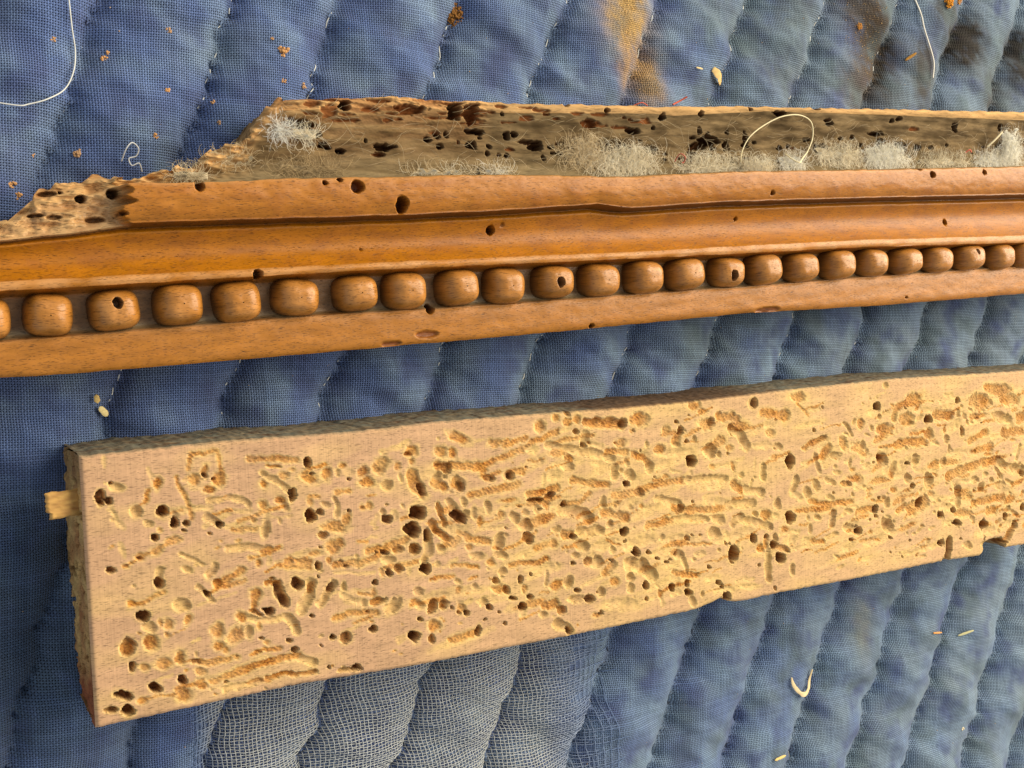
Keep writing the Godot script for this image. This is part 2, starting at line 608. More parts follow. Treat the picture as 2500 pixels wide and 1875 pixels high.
	pit(1, 15.4, 26.2, 0.46, 0.39, 68, 1)
	gallery(1, 0.29, [11.4, 27.0, 13.1, 27.5, 15.8, 27.5], 1)
	pit(2, 11.5, 27.0, 0.50, 0.34, 18, 1)
	pit(1, 16.6, 27.4, 0.46, 0.32, 19, 1)
	pit(1, 12.1, 28.3, 0.69, 0.44, 17, 1)
	pit(2, 6.5, 29.2, 0.78, 0.67, 58)
	pit(2, 9.9, 29.0, 0.59, 0.46, 42)
	gallery(0, 0.12, [6.9, 28.4, 8.6, 28.0])
	pit(2, 2.7, 29.4, 0.91, 0.57, 28)
	pit(1, 4.9, 30.5, 0.56, 0.46, 35, 1)
	gallery(0, 0.17, [5.3, 30.5, 6.7, 30.4, 9.1, 30.5], 1)
	pit(1, 9.9, 30.8, 0.94, 0.78, 36, 1)
	pit(1, 12.2, 30.2, 0.73, 0.50, 9, 1)
	gallery(1, 0.38, [13.5, 29.9, 16.0, 29.5, 17.7, 29.2], 1)
	gallery(0, 0.11, [12.3, 30.6, 17.6, 30.8])
	pit(2, 1.2, 30.9, 0.81, 0.31, 5)
	pit(2, 3.2, 31.4, 0.83, 0.59, 48)
	gallery(1, 0.36, [19.5, 2.2, 20.9, 2.4, 22.8, 2.6, 25.7, 3.1], 1)
	pit(2, 22.8, 3.6, 0.94, 0.18, 6, 1)
	pit(1, 20.3, 2.4, 0.77, 0.38, 6, 1)
	pit(2, 27.1, 3.5, 0.65, 0.48, 79)
	gallery(1, 0.30, [21.2, 4.2, 22.7, 5.4, 24.5, 6.8])
	pit(2, 24.9, 7.5, 0.84, 0.40, -80)
	pit(1, 21.2, 5.6, 0.66, 0.51, 88, 1)
	pit(1, 23.9, 4.8, 0.66, 0.46, 9, 1)
	pit(1, 24.9, 4.2, 0.53, 0.26, 7, 1)
	pit(1, 27.2, 5.5, 1.25, 0.69, 21, 1)
	pit(1, 29.7, 5.3, 0.87, 0.81, 69, 1)
	pit(1, 31.3, 5.2, 0.47, 0.34, 89)
	pit(1, 32.0, 4.4, 0.50, 0.39, 11, 1)
	pit(0, 32.8, 5.4, 0.64, 0.39, 8)
	pit(1, 34.9, 5.5, 0.84, 0.75, 7, 1)
	pit(1, 37.4, 4.9, 1.23, 0.94, -39, 1)
	pit(2, 37.0, 5.5, 0.49, 0.35, 9, 1)
	pit(1, 39.9, 5.3, 0.54, 0.41, 88, 1)
	pit(1, 40.2, 7.0, 0.64, 0.26, 76)
	pit(1, 42.0, 3.4, 0.97, 0.77, -3, 1)
	pit(2, 41.5, 3.8, 0.59, 0.27, 6)
	pit(1, 42.0, 4.9, 0.48, 0.44, 74, 1)
	pit(1, 35.3, 7.0, 1.14, 0.64, 8, 1)
	pit(1, 38.1, 7.6, 0.90, 0.67, 11)
	gallery(1, 0.75, [41.9, 6.6, 42.6, 8.3, 43.3, 9.4], 1)
	pit(2, 43.3, 9.0, 1.01, 0.49, 64)
	gallery(1, 0.27, [16.5, 6.9, 18.5, 7.4, 19.1, 8.0])
	gallery(0, 0.21, [17.4, 8.7, 19.4, 8.8])
	pit(1, 23.2, 8.0, 0.74, 0.63, 18, 1)
	gallery(1, 0.32, [23.3, 8.1, 24.1, 9.2])
	pit(1, 21.0, 8.4, 0.64, 0.54, 83, 1)
	gallery(0, 0.28, [21.6, 8.9, 21.3, 10.3])
	pit(1, 21.2, 11.5, 1.03, 0.55, -80)
	pit(1, 19.6, 10.1, 0.42, 0.39, 45, 1)
	pit(1, 23.1, 10.6, 0.38, 0.18, -88)
	pit(2, 27.2, 10.4, 0.79, 0.69, 77)
	pit(2, 28.5, 10.2, 0.55, 0.34, 10)
	pit(1, 29.3, 9.3, 0.58, 0.39, 19)
	gallery(0, 0.22, [27.2, 7.9, 28.5, 8.2], 1)
	pit(1, 27.2, 8.7, 0.55, 0.40, 88, 1)
	gallery(1, 0.29, [30.6, 8.6, 31.0, 10.0, 30.9, 11.0])
	pit(1, 32.2, 11.6, 0.82, 0.64, 86, 1)
	pit(1, 30.4, 12.4, 1.67, 0.73, 9, 1)
	pit(2, 28.8, 13.2, 0.66, 0.47, 13, 1)
	pit(1, 30.1, 15.1, 1.00, 0.91, 43, 1)
	pit(1, 31.2, 14.5, 0.62, 0.57, 61, 1)
	pit(1, 35.5, 10.1, 0.48, 0.42, 79, 1)
	pit(1, 40.4, 10.8, 0.37, 0.17, 70)
	gallery(0, 0.20, [36.6, 11.7, 35.8, 12.6])
	pit(2, 38.0, 12.3, 0.76, 0.56, 13)
	pit(1, 37.4, 11.2, 0.41, 0.36, 77)
	pit(0, 39.1, 11.9, 0.56, 0.51, 59)
	pit(2, 42.6, 12.0, 1.15, 0.95, 17)
	pit(2, 41.7, 14.3, 1.11, 0.98, 27)
	gallery(0, 0.19, [33.6, 14.9, 35.0, 15.1], 1)
	gallery(1, 0.51, [35.0, 16.2, 37.3, 16.3, 38.7, 16.0, 40.7, 15.5], 1)
	pit(2, 39.4, 16.7, 0.91, 0.50, -8, 1)
	pit(2, 37.4, 16.8, 0.53, 0.35, 12)
	pit(2, 41.9, 17.0, 0.82, 0.68, 20, 1)
	gallery(1, 0.31, [16.3, 13.4, 17.6, 13.3, 19.7, 13.6, 21.6, 14.2])
	pit(1, 17.6, 12.5, 0.38, 0.22, 10, 1)
	pit(1, 20.1, 15.7, 0.51, 0.38, 86, 1)
	pit(0, 21.4, 15.7, 0.45, 0.32, 87)
	pit(1, 24.1, 16.1, 0.66, 0.59, 65, 1)
	gallery(1, 0.40, [25.2, 16.3, 26.9, 16.7], 1)
	pit(2, 28.0, 17.3, 0.50, 0.43, 77)
	gallery(0, 0.39, [22.9, 16.5, 26.9, 17.3], 1)
	gallery(1, 0.44, [30.3, 17.5, 32.9, 17.7, 35.0, 17.7, 36.6, 17.2], 1)
	pit(1, 33.4, 16.8, 0.29, 0.26, 34)
	gallery(0, 0.15, [30.2, 18.5, 35.7, 19.4])
	pit(1, 38.0, 18.0, 0.91, 0.56, 12)
	pit(1, 37.1, 19.7, 0.50, 0.43, 73, 1)
	pit(2, 38.0, 19.7, 0.52, 0.38, 86)
	pit(2, 39.4, 19.4, 0.60, 0.54, 55, 1)
	pit(0, 40.9, 19.8, 0.55, 0.30, -90)
	pit(1, 29.5, 16.7, 0.50, 0.41, 82, 1)
	pit(1, 27.5, 15.5, 0.93, 0.40, -5, 1)
	gallery(1, 0.44, [44.0, 15.5, 44.0, 17.4, 43.2, 18.8])
	pit(2, 43.9, 15.5, 0.83, 0.51, 89)
	pit(2, 43.4, 19.9, 0.75, 0.67, 36)
	pit(2, 25.0, 19.1, 0.82, 0.68, 77)
	gallery(1, 0.52, [27.0, 19.5, 26.7, 20.5, 26.0, 21.7, 25.4, 22.8])
	pit(2, 26.9, 20.1, 0.84, 0.47, -73, 1)
	gallery(1, 0.44, [29.9, 20.0, 29.0, 21.1, 28.1, 22.2])
	pit(2, 29.6, 20.4, 0.59, 0.43, -69)
	pit(1, 31.4, 20.6, 0.54, 0.41, 83)
	gallery(0, 0.38, [31.2, 21.6, 32.7, 22.8, 34.3, 23.2])
	pit(1, 34.1, 23.3, 0.54, 0.37, 87)
	gallery(2, 0.32, [21.1, 18.5, 22.7, 18.7], 1)
	gallery(2, 0.46, [22.4, 19.0, 22.7, 20.4, 23.3, 21.5])
	pit(1, 19.6, 19.7, 0.79, 0.69, 32, 1)
	gallery(1, 0.45, [19.5, 20.0, 19.3, 21.1], 1)
	pit(2, 21.1, 22.2, 0.60, 0.54, 46)
	pit(2, 20.6, 21.8, 0.39, 0.19, 12)
	gallery(2, 0.23, [18.8, 21.7, 20.0, 22.4], 1)
	pit(1, 17.5, 22.3, 0.75, 0.67, 49, 1)
	gallery(1, 0.30, [18.0, 22.4, 20.1, 23.2, 23.1, 23.4])
	gallery(1, 0.41, [23.4, 23.2, 24.2, 24.3, 24.7, 25.4])
	pit(1, 19.8, 23.8, 0.54, 0.32, 89, 1)
	pit(1, 16.7, 24.6, 1.08, 0.80, -23, 1)
	pit(1, 18.4, 24.4, 0.79, 0.56, 86)
	pit(2, 26.8, 23.7, 0.26, 0.22, 42)
	gallery(1, 0.23, [33.4, 21.7, 35.2, 22.3], 1)
	pit(2, 35.8, 20.7, 0.41, 0.35, 74)
	pit(1, 35.6, 22.1, 0.62, 0.36, 89, 1)
	pit(2, 36.1, 23.4, 1.02, 0.47, -3, 1)
	gallery(2, 0.12, [36.4, 23.3, 37.3, 23.1])
	pit(1, 38.3, 24.4, 1.24, 0.80, -27)
	pit(1, 41.4, 24.2, 0.55, 0.41, 18, 1)
	pit(1, 42.3, 24.8, 0.76, 0.54, 17)
	pit(1, 42.3, 23.0, 0.62, 0.53, 31)
	gallery(1, 0.36, [29.9, 24.7, 31.9, 24.4, 34.0, 24.5, 36.0, 25.0], 1)
	pit(2, 31.3, 27.5, 0.81, 0.70, 40, 1)
	pit(2, 29.5, 27.1, 0.42, 0.32, 21)
	pit(2, 35.2, 27.0, 0.55, 0.37, 16)
	pit(2, 42.2, 26.9, 0.38, 0.27, 17)
	pit(2, 41.2, 29.1, 0.92, 0.73, 24)
	gallery(0, 0.31, [38.9, 29.1, 40.3, 28.9])
	pit(1, 20.7, 26.2, 0.40, 0.31, 23, 1)
	pit(2, 23.6, 26.5, 0.34, 0.25, 21)
	pit(2, 24.3, 27.8, 0.47, 0.37, 4)
	gallery(1, 0.26, [18.6, 27.3, 20.3, 27.1, 22.4, 27.3], 1)
	pit(2, 19.3, 27.1, 0.45, 0.24, -2, 1)
	pit(1, 16.6, 27.3, 0.54, 0.30, 14, 1)
	gallery(1, 0.44, [15.5, 29.5, 17.6, 29.1, 20.2, 28.8, 22.8, 28.6, 24.8, 28.7], 1)
	gallery(1, 0.37, [24.8, 28.9, 26.8, 30.0])
	gallery(2, 0.28, [20.5, 30.8, 23.3, 30.8, 25.4, 31.3, 27.0, 31.3], 1)
	pit(2, 28.8, 31.0, 0.22, 0.19, 43)
	gallery(2, 0.19, [30.1, 31.9, 32.2, 32.0, 33.2, 32.2])
	pit(2, 32.5, 31.9, 0.61, 0.44, 2)
	gallery(1, 0.29, [15.0, 31.2, 17.5, 31.1, 19.6, 31.0])
	pit(2, 27.8, 27.9, 0.14, 0.12, 42)
	gallery(1, 0.55, [45.7, 5.8, 48.1, 6.1, 50.7, 6.5, 53.1, 7.0], 1)
	pit(2, 47.3, 6.3, 0.74, 0.66, 18, 1)
	pit(2, 46.4, 5.9, 0.92, 0.22, 6)
	pit(1, 52.3, 6.6, 1.12, 0.70, 8, 1)
	gallery(1, 0.42, [53.3, 6.5, 55.9, 5.8, 58.9, 4.9, 61.4, 4.0, 65.7, 2.6], 1)
	pit(1, 49.4, 2.2, 1.75, 0.64, 22, 1)
	pit(1, 54.9, 3.4, 1.00, 0.51, 6, 1)
	gallery(0, 0.36, [56.5, 4.0, 60.3, 3.2], 1)
	pit(1, 46.5, 4.0, 0.89, 0.77, 14, 1)
	pit(1, 48.2, 4.3, 0.72, 0.56, 88, 1)
	pit(1, 62.6, 1.7, 0.89, 0.85, 40, 1)
	pit(1, 65.4, 0.6, 0.69, 0.58, 10, 1)
	pit(1, 67.5, 1.5, 0.87, 0.62, 7, 1)
	pit(2, 67.4, 0.1, 0.55, 0.37, 69, 1)
	pit(1, 69.1, 1.3, 0.74, 0.70, 72, 1)
	gallery(2, 0.58, [70.8, 1.8, 73.7, 2.3, 75.7, 2.1], 1)
	pit(2, 68.9, 3.0, 0.50, 0.44, 16, 1)
	gallery(1, 0.50, [70.5, 3.6, 70.3, 4.8])
	pit(2, 70.2, 5.3, 0.50, 0.38, 10)
	gallery(0, 0.33, [70.9, 4.7, 73.5, 5.8])
	gallery(1, 0.48, [63.9, 4.7, 67.3, 5.5, 70.8, 6.3, 75.5, 7.7])
	pit(1, 67.6, 6.9, 0.99, 0.53, 14, 1)
	pit(1, 65.6, 6.0, 1.56, 0.58, 6, 1)
	pit(1, 67.2, 8.1, 1.09, 0.59, 7)
	pit(1, 62.6, 6.7, 0.46, 0.27, 36)
	gallery(0, 0.09, [59.1, 6.7, 60.2, 8.4])
	pit(1, 45.8, 7.5, 0.86, 0.76, 80)
	gallery(1, 0.58, [45.3, 8.2, 46.8, 9.0], 1)
	pit(1, 48.8, 8.7, 1.14, 1.04, 28, 1)
	pit(2, 49.2, 9.1, 0.72, 0.67, 55, 1)
	pit(1, 46.8, 7.4, 0.44, 0.41, 34)
	pit(2, 53.9, 8.4, 0.74, 0.56, 11, 1)
	pit(1, 57.1, 8.5, 0.86, 0.74, 17)
	pit(2, 57.4, 8.6, 0.49, 0.39, 85)
	gallery(0, 0.52, [50.7, 10.5, 54.6, 10.2, 58.7, 9.8], 1)
	gallery(1, 0.52, [60.3, 11.7, 62.8, 11.4, 65.4, 11.1], 1)
	pit(2, 61.6, 12.5, 1.42, 0.32, 3)
	pit(2, 64.0, 12.1, 0.84, 0.37, -18)
	pit(1, 56.9, 12.0, 1.48, 0.32, 3, 1)
	pit(1, 49.7, 11.3, 0.61, 0.39, 71)
	gallery(2, 0.35, [45.7, 11.3, 45.9, 12.3, 46.4, 13.3, 46.7, 14.2], 1)
	pit(2, 48.9, 13.4, 1.24, 0.77, 24)
	pit(1, 47.8, 12.2, 0.91, 0.69, 13, 1)
	gallery(1, 0.37, [47.4, 10.9, 48.2, 12.3])
	pit(1, 50.0, 13.2, 0.80, 0.69, 22)
	pit(1, 51.3, 13.2, 0.90, 0.49, 73)
	gallery(2, 0.43, [44.6, 13.6, 45.3, 15.0, 47.2, 16.2], 1)
	gallery(1, 0.40, [44.0, 14.8, 43.9, 16.2, 44.1, 17.0])
	pit(2, 44.0, 15.2, 0.64, 0.42, 88)
	pit(1, 45.9, 17.4, 0.66, 0.60, 60)
	pit(1, 53.5, 12.6, 1.02, 0.53, 79)
	pit(1, 52.2, 14.5, 0.93, 0.45, -83, 1)
	gallery(0, 0.23, [52.3, 15.5, 54.4, 15.7, 56.6, 15.5])
	pit(1, 55.6, 13.9, 0.62, 0.57, 56, 1)
	pit(1, 59.7, 14.1, 0.54, 0.46, 19)
	pit(1, 61.7, 13.9, 0.62, 0.50, 82)
	pit(1, 57.8, 14.5, 0.95, 0.62, 63)
	pit(1, 63.4, 13.4, 0.83, 0.76, 68, 1)
	pit(1, 59.6, 16.0, 1.12, 0.86, 15)
	pit(2, 60.1, 17.9, 0.92, 0.83, 48, 1)
	gallery(1, 0.43, [48.8, 15.6, 50.3, 16.6, 53.5, 17.5], 1)
	pit(1, 55.1, 17.7, 1.21, 0.79, -71)
	pit(2, 54.8, 18.7, 0.65, 0.31, 10, 1)
	gallery(1, 0.71, [66.1, 14.5, 68.7, 15.0, 70.8, 16.2])
	gallery(1, 0.38, [66.3, 13.6, 69.1, 13.8, 71.0, 12.6], 1)
	pit(2, 66.5, 13.6, 0.54, 0.43, 83)
	pit(1, 73.4, 14.3, 0.93, 0.46, -79)
	pit(1, 74.1, 16.0, 1.29, 0.84, 11, 1)
	gallery(1, 0.61, [66.2, 18.3, 67.7, 18.4], 1)
	pit(2, 67.9, 18.8, 0.50, 0.38, 16)
	gallery(1, 0.58, [69.0, 18.2, 72.9, 18.5])
	gallery(0, 0.53, [61.5, 19.4, 64.7, 19.3], 1)
	pit(1, 64.4, 19.3, 0.72, 0.65, 43, 1)
	pit(1, 65.0, 17.3, 0.63, 0.50, 16)
	pit(1, 61.4, 17.1, 0.28, 0.25, 40)
	pit(1, 56.3, 17.0, 0.32, 0.29, 67)
	pit(1, 69.4, 20.3, 1.38, 0.77, 16)
	pit(1, 74.5, 17.8, 0.57, 0.52, 46)
	pit(1, 50.4, 17.9, 0.61, 0.55, 60, 1)
	pit(1, 55.5, 19.8, 1.03, 0.56, 18)
	gallery(1, 0.53, [68.2, 10.2, 70.7, 10.9, 74.2, 11.6], 1)
	gallery(0, 0.23, [62.8, 10.4, 63.2, 8.8])
	pit(1, 51.5, 19.3, 1.15, 0.45, 9)
	pit(1, 59.5, 20.4, 0.33, 0.29, 64)
	gallery(1, 0.27, [47.2, 20.1, 49.4, 20.3, 51.4, 20.9], 1)
	pit(1, 53.7, 20.6, 0.69, 0.56, 21, 1)
	pit(1, 45.2, 19.5, 0.40, 0.34, 24)
	gallery(1, 0.43, [56.9, 21.4, 59.0, 21.4, 61.6, 21.8, 63.1, 21.4], 1)
	pit(2, 67.7, 22.7, 0.40, 0.32, 21)
	pit(1, 68.3, 21.7, 0.75, 0.41, 11)
	pit(2, 70.5, 23.0, 0.84, 0.59, 27, 1)
	pit(1, 72.0, 23.2, 0.92, 0.85, -70)
	gallery(1, 0.52, [73.2, 25.0, 74.9, 24.1])
	pit(2, 54.4, 23.3, 0.65, 0.57, 43, 1)
	gallery(0, 0.11, [53.3, 22.7, 54.1, 23.0], 1)
	pit(1, 54.8, 24.7, 1.22, 0.63, 11, 1)
	pit(2, 56.1, 25.0, 0.70, 0.50, 66, 1)
	pit(2, 58.5, 23.8, 0.61, 0.41, 87)
	pit(1, 59.2, 25.3, 0.76, 0.47, 88, 1)
	pit(2, 60.1, 26.7, 0.48, 0.35, 17)
	pit(2, 60.3, 23.3, 0.26, 0.20, 83)
	pit(1, 48.3, 22.5, 0.44, 0.35, 19)
	pit(1, 48.4, 23.7, 0.54, 0.46, 74, 1)
	gallery(1, 0.21, [63.1, 23.4, 63.0, 25.4])
	pit(1, 66.7, 25.5, 0.87, 0.79, -74)
	pit(1, 64.8, 25.6, 1.38, 0.74, -4, 1)
	pit(2, 68.2, 26.9, 0.52, 0.34, 1)
	pit(1, 68.1, 28.3, 1.28, 0.63, 8)
	pit(2, 70.4, 28.6, 0.99, 0.55, 2)
	gallery(1, 0.62, [62.5, 28.4, 64.4, 28.4], 1)
	pit(2, 65.4, 29.5, 0.75, 0.58, 22, 1)
	pit(1, 72.5, 27.8, 0.69, 0.67, -37)
	pit(2, 72.0, 27.9, 0.28, 0.22, 23)
	pit(2, 44.2, 25.4, 0.84, 0.72, -79, 1)
	pit(2, 45.9, 25.4, 0.67, 0.59, 59, 1)
	pit(2, 47.1, 26.1, 0.27, 0.21, 20)
	pit(1, 48.7, 26.3, 0.75, 0.70, 47, 1)
	pit(2, 49.5, 27.3, 0.48, 0.39, 23)
	pit(2, 48.2, 26.9, 0.29, 0.22, 21)
	pit(1, 52.2, 26.1, 0.69, 0.56, 23)
	pit(2, 53.2, 27.0, 0.47, 0.41, 38)
	pit(2, 57.1, 26.4, 0.70, 0.29, 11)
	gallery(0, 0.07, [55.1, 26.3, 56.4, 26.3])
	pit(2, 58.7, 27.8, 0.63, 0.55, 42)
	gallery(0, 0.35, [58.8, 28.1, 58.7, 29.1])
	pit(1, 62.3, 29.7, 0.70, 0.44, 15)
	pit(1, 44.4, 28.1, 1.01, 0.84, 17, 1)
	pit(2, 43.8, 29.9, 0.73, 0.39, 89, 1)
	gallery(1, 0.52, [46.9, 30.6, 48.9, 30.6, 51.3, 30.2], 1)
	pit(2, 51.3, 30.1, 0.75, 0.42, -78)
	gallery(1, 0.56, [64.5, 31.3, 66.0, 32.2, 66.7, 32.8])
	pit(2, 66.7, 33.0, 0.63, 0.43, 70)
	pit(1, 71.6, 31.3, 0.81, 0.37, 0, 1)
	pit(2, 72.3, 31.2, 0.46, 0.23, 12)
	pit(1, 42.2, 26.8, 0.40, 0.27, 16)
	pit(1, 42.2, 23.0, 0.64, 0.49, 18)
	pit(1, 55.6, 22.1, 0.60, 0.51, 25)
	pit(1, 51.0, 23.7, 0.52, 0.44, 27)
	gallery(2, 0.60, [72.5, 1.9, 74.9, 2.3, 77.6, 2.6], 1)
	pit(2, 77.6, 2.8, 0.55, 0.37, 22)
	pit(1, 80.6, 2.1, 1.90, 1.07, 6, 1)
	pit(1, 79.1, 3.8, 0.38, 0.33, 82, 1)
	pit(1, 92.4, 0.4, 0.63, 0.36, -89)
	pit(1, 91.3, 0.8, 1.21, 0.79, 6, 1)
	pit(1, 93.1, 1.9, 1.02, 0.47, 5, 1)
	pit(2, 104.2, 1.3, 0.81, 0.50, 73)
	pit(1, 103.6, 1.5, 0.86, 0.75, 12)
	pit(2, 87.9, 3.1, 0.39, 0.31, 9, 1)
	pit(1, 93.9, 4.0, 1.56, 0.95, 7, 1)
	pit(2, 94.9, 3.7, 0.67, 0.53, 87, 1)
	gallery(1, 0.69, [96.6, 2.9, 99.3, 3.3], 1)
	pit(1, 100.1, 3.6, 0.89, 0.68, 9, 1)
	gallery(0, 0.78, [105.7, 3.1, 108.9, 3.6, 110.9, 4.3], 1)
	pit(1, 85.7, 4.3, 0.78, 0.71, 19, 1)
	gallery(1, 0.66, [87.6, 6.3, 88.0, 5.4], 1)
	pit(2, 88.7, 4.6, 0.69, 0.65, 37, 1)
	pit(1, 87.8, 6.7, 0.75, 0.56, 10)
	pit(1, 82.0, 6.2, 0.46, 0.27, -90)
	pit(1, 91.4, 6.1, 0.46, 0.43, 48)
	pit(2, 89.8, 6.4, 0.29, 0.26, 76)
	pit(1, 84.4, 7.2, 1.05, 0.80, 0, 1)
	pit(1, 77.0, 5.5, 1.12, 0.62, -7, 1)
	gallery(1, 0.44, [74.5, 6.6, 78.2, 7.0], 1)
	gallery(1, 0.61, [79.5, 7.5, 81.2, 8.2, 82.3, 9.2], 1)
	pit(1, 82.4, 9.8, 0.86, 0.81, -72)
	pit(1, 77.9, 8.4, 0.68, 0.45, 60)
	pit(1, 75.7, 9.9, 1.24, 0.70, -90)
	pit(1, 78.7, 10.7, 1.03, 0.79, 51)
	pit(2, 77.9, 11.9, 0.63, 0.49, 8)
	pit(1, 77.0, 9.7, 0.34, 0.30, 22)
	pit(2, 90.7, 9.7, 0.94, 0.87, 32)
	pit(1, 94.6, 8.3, 1.37, 1.11, 8)
	gallery(0, 0.88, [95.6, 7.5, 96.9, 7.0], 1)
	gallery(1, 0.60, [99.2, 5.2, 100.9, 6.2, 102.3, 8.3])
	pit(1, 98.6, 8.2, 0.84, 0.55, 8, 1)
	pit(1, 96.5, 9.1, 0.45, 0.41, 74)
	pit(1, 107.5, 6.6, 1.02, 0.69, 10, 1)
	pit(1, 109.2, 9.1, 1.02, 0.60, 16)
	pit(2, 111.9, 11.8, 1.11, 0.85, 85)
	pit(1, 105.9, 12.1, 0.61, 0.56, 63)
	pit(1, 105.8, 13.5, 0.83, 0.61, 86)
	gallery(0, 0.13, [104.2, 10.6, 103.9, 12.4])
	gallery(1, 0.21, [103.4, 14.0, 103.1, 15.1])
	pit(1, 95.0, 11.0, 0.62, 0.51, 14, 1)
	pit(1, 99.4, 11.4, 0.89, 0.40, 70, 1)
	pit(1, 101.1, 13.0, 0.52, 0.45, 21)
	gallery(0, 0.22, [86.5, 10.6, 88.4, 11.2])
	pit(1, 85.5, 11.6, 0.63, 0.43, 10, 1)
	gallery(1, 0.49, [80.1, 13.1, 83.9, 12.7, 88.8, 12.6], 1)
	gallery(1, 0.47, [88.8, 12.6, 93.8, 12.8, 97.7, 13.3])
	pit(2, 80.4, 13.5, 0.90, 0.58, -9, 1)
	gallery(0, 0.59, [75.6, 13.5, 79.1, 13.5], 1)
	gallery(1, 0.44, [83.8, 14.8, 87.7, 16.0])
	pit(2, 88.3, 17.0, 0.81, 0.71, 26, 1)
	gallery(1, 0.49, [88.6, 17.3, 92.6, 17.8, 97.6, 18.0], 1)
	gallery(1, 0.47, [97.8, 17.6, 100.5, 17.7, 103.8, 18.0])
	pit(1, 103.4, 17.9, 0.74, 0.59, 16)
	gallery(1, 0.68, [99.4, 14.3, 101.0, 15.5], 1)
	gallery(1, 0.44, [101.9, 15.5, 105.7, 16.4])
	gallery(1, 0.66, [73.5, 16.0, 75.3, 16.3, 77.9, 17.1], 1)
	gallery(0, 0.26, [78.3, 16.5, 81.3, 16.9])
	pit(1, 73.5, 14.4, 0.85, 0.47, 90)
	pit(1, 75.9, 14.8, 0.78, 0.45, 9, 1)
	pit(1, 78.5, 15.6, 0.49, 0.39, 16)
	pit(1, 80.7, 15.7, 0.54, 0.43, 16, 1)
	pit(1, 82.2, 15.9, 0.27, 0.23, 20)
	gallery(1, 0.50, [81.6, 19.0, 84.7, 18.7, 86.6, 18.7], 1)
	gallery(1, 0.42, [86.6, 18.6, 88.6, 18.7, 93.6, 19.3])
	pit(1, 74.5, 17.7, 0.59, 0.48, 18)
	pit(2, 77.2, 19.2, 0.83, 0.69, 21)
	pit(1, 72.5, 18.6, 1.02, 0.54, 10)
	pit(1, 96.1, 19.7, 1.30, 0.71, 10)
	pit(1, 95.0, 21.8, 1.17, 0.89, 16)
	gallery(1, 0.52, [99.0, 20.8, 100.9, 19.9])
	gallery(1, 0.49, [100.9, 20.3, 104.1, 21.4, 107.1, 22.2])
	pit(1, 103.9, 19.8, 0.61, 0.46, 14)
	pit(1, 106.3, 20.3, 1.33, 0.92, 12, 1)
	gallery(0, 0.37, [107.0, 20.1, 108.9, 20.9])
	pit(2, 111.7, 21.4, 1.11, 0.96, 26)
	pit(1, 108.9, 18.7, 0.88, 0.66, 84)
	gallery(1, 0.26, [74.1, 20.1, 75.1, 20.9, 76.4, 21.0], 1)
	gallery(0, 0.26, [76.8, 20.8, 78.9, 20.9])
	gallery(0, 0.19, [81.1, 21.6, 83.0, 21.6])
	pit(2, 79.3, 22.7, 0.66, 0.57, 29)
	pit(2, 78.8, 22.7, 0.42, 0.18, 10)
	pit(2, 81.7, 23.1, 0.35, 0.30, 27)
	pit(2, 83.3, 24.3, 0.30, 0.23, 19)
	pit(2, 75.0, 23.5, 0.25, 0.22, 38)
	pit(1, 84.4, 21.2, 0.56, 0.35, -76)
	pit(2, 89.4, 21.9, 0.54, 0.49, 42, 1)
	pit(2, 90.4, 21.5, 0.22, 0.17, 17)
	pit(2, 92.1, 21.8, 0.27, 0.16, 11)
	gallery(1, 0.24, [86.3, 22.4, 88.5, 22.8, 91.5, 23.1, 94.5, 23.5], 1)
	pit(1, 86.9, 23.9, 0.92, 0.72, 18, 1)
	pit(1, 87.6, 24.3, 0.93, 0.77, 23)
	pit(2, 87.2, 24.2, 0.41, 0.36, 38)
	gallery(1, 0.30, [88.4, 25.2, 89.0, 27.1])
	pit(1, 90.6, 25.5, 0.37, 0.28, 18)
	pit(2, 85.1, 25.1, 0.49, 0.25, 11)
	gallery(1, 0.80, [78.0, 24.4, 80.2, 24.9, 82.3, 26.7])
	gallery(1, 0.44, [73.4, 25.1, 74.8, 24.0], 1)
	pit(1, 74.9, 21.8, 0.50, 0.44, 37)
	pit(1, 72.3, 23.2, 0.77, 0.60, 18)
	pit(2, 99.0, 25.8, 1.39, 1.03, -66)
	gallery(0, 0.44, [99.7, 24.3, 101.0, 22.8])
	pit(2, 97.4, 23.8, 0.26, 0.22, 28)
	pit(1, 95.9, 24.7, 0.33, 0.27, 78)
	gallery(0, 0.10, [96.5, 25.3, 96.2, 25.7])
	gallery(1, 0.43, [86.4, 26.9, 88.3, 27.6, 91.1, 28.1], 1)
	pit(1, 91.1, 28.0, 0.58, 0.40, 15)
	pit(2, 93.7, 27.3, 0.42, 0.32, 18)
	gallery(0, 0.38, [86.1, 29.2, 87.3, 28.3])
	pit(2, 85.9, 29.3, 0.58, 0.51, 43)
	pit(2, 89.0, 29.1, 0.61, 0.47, 80)
	pit(2, 89.4, 30.7, 0.82, 0.60, 18)
	pit(1, 90.2, 32.3, 0.87, 0.56, 64)
	pit(2, 80.9, 28.1, 0.66, 0.46, 85)
	pit(2, 80.9, 30.4, 0.36, 0.31, 60)
	pit(1, 83.2, 28.7, 0.55, 0.28, 30)
	pit(1, 83.6, 29.8, 0.77, 0.44, 68, 1)
	gallery(0, 0.27, [83.7, 30.5, 84.1, 31.7])
	pit(1, 75.2, 26.6, 0.94, 0.63, 15, 1)
	pit(1, 78.1, 26.5, 0.77, 0.61, 21)
	pit(1, 78.0, 28.1, 0.72, 0.59, 76)
	pit(2, 97.4, 32.6, 0.91, 0.72, 23)
	pit(2, 95.5, 30.0, 0.51, 0.32, 14)
	pit(2, 96.3, 30.8, 0.39, 0.32, 26)
	pit(1, 92.2, 31.3, 0.54, 0.29, -84)
	gallery(1, 0.52, [106.0, 24.1, 106.0, 25.5], 1)
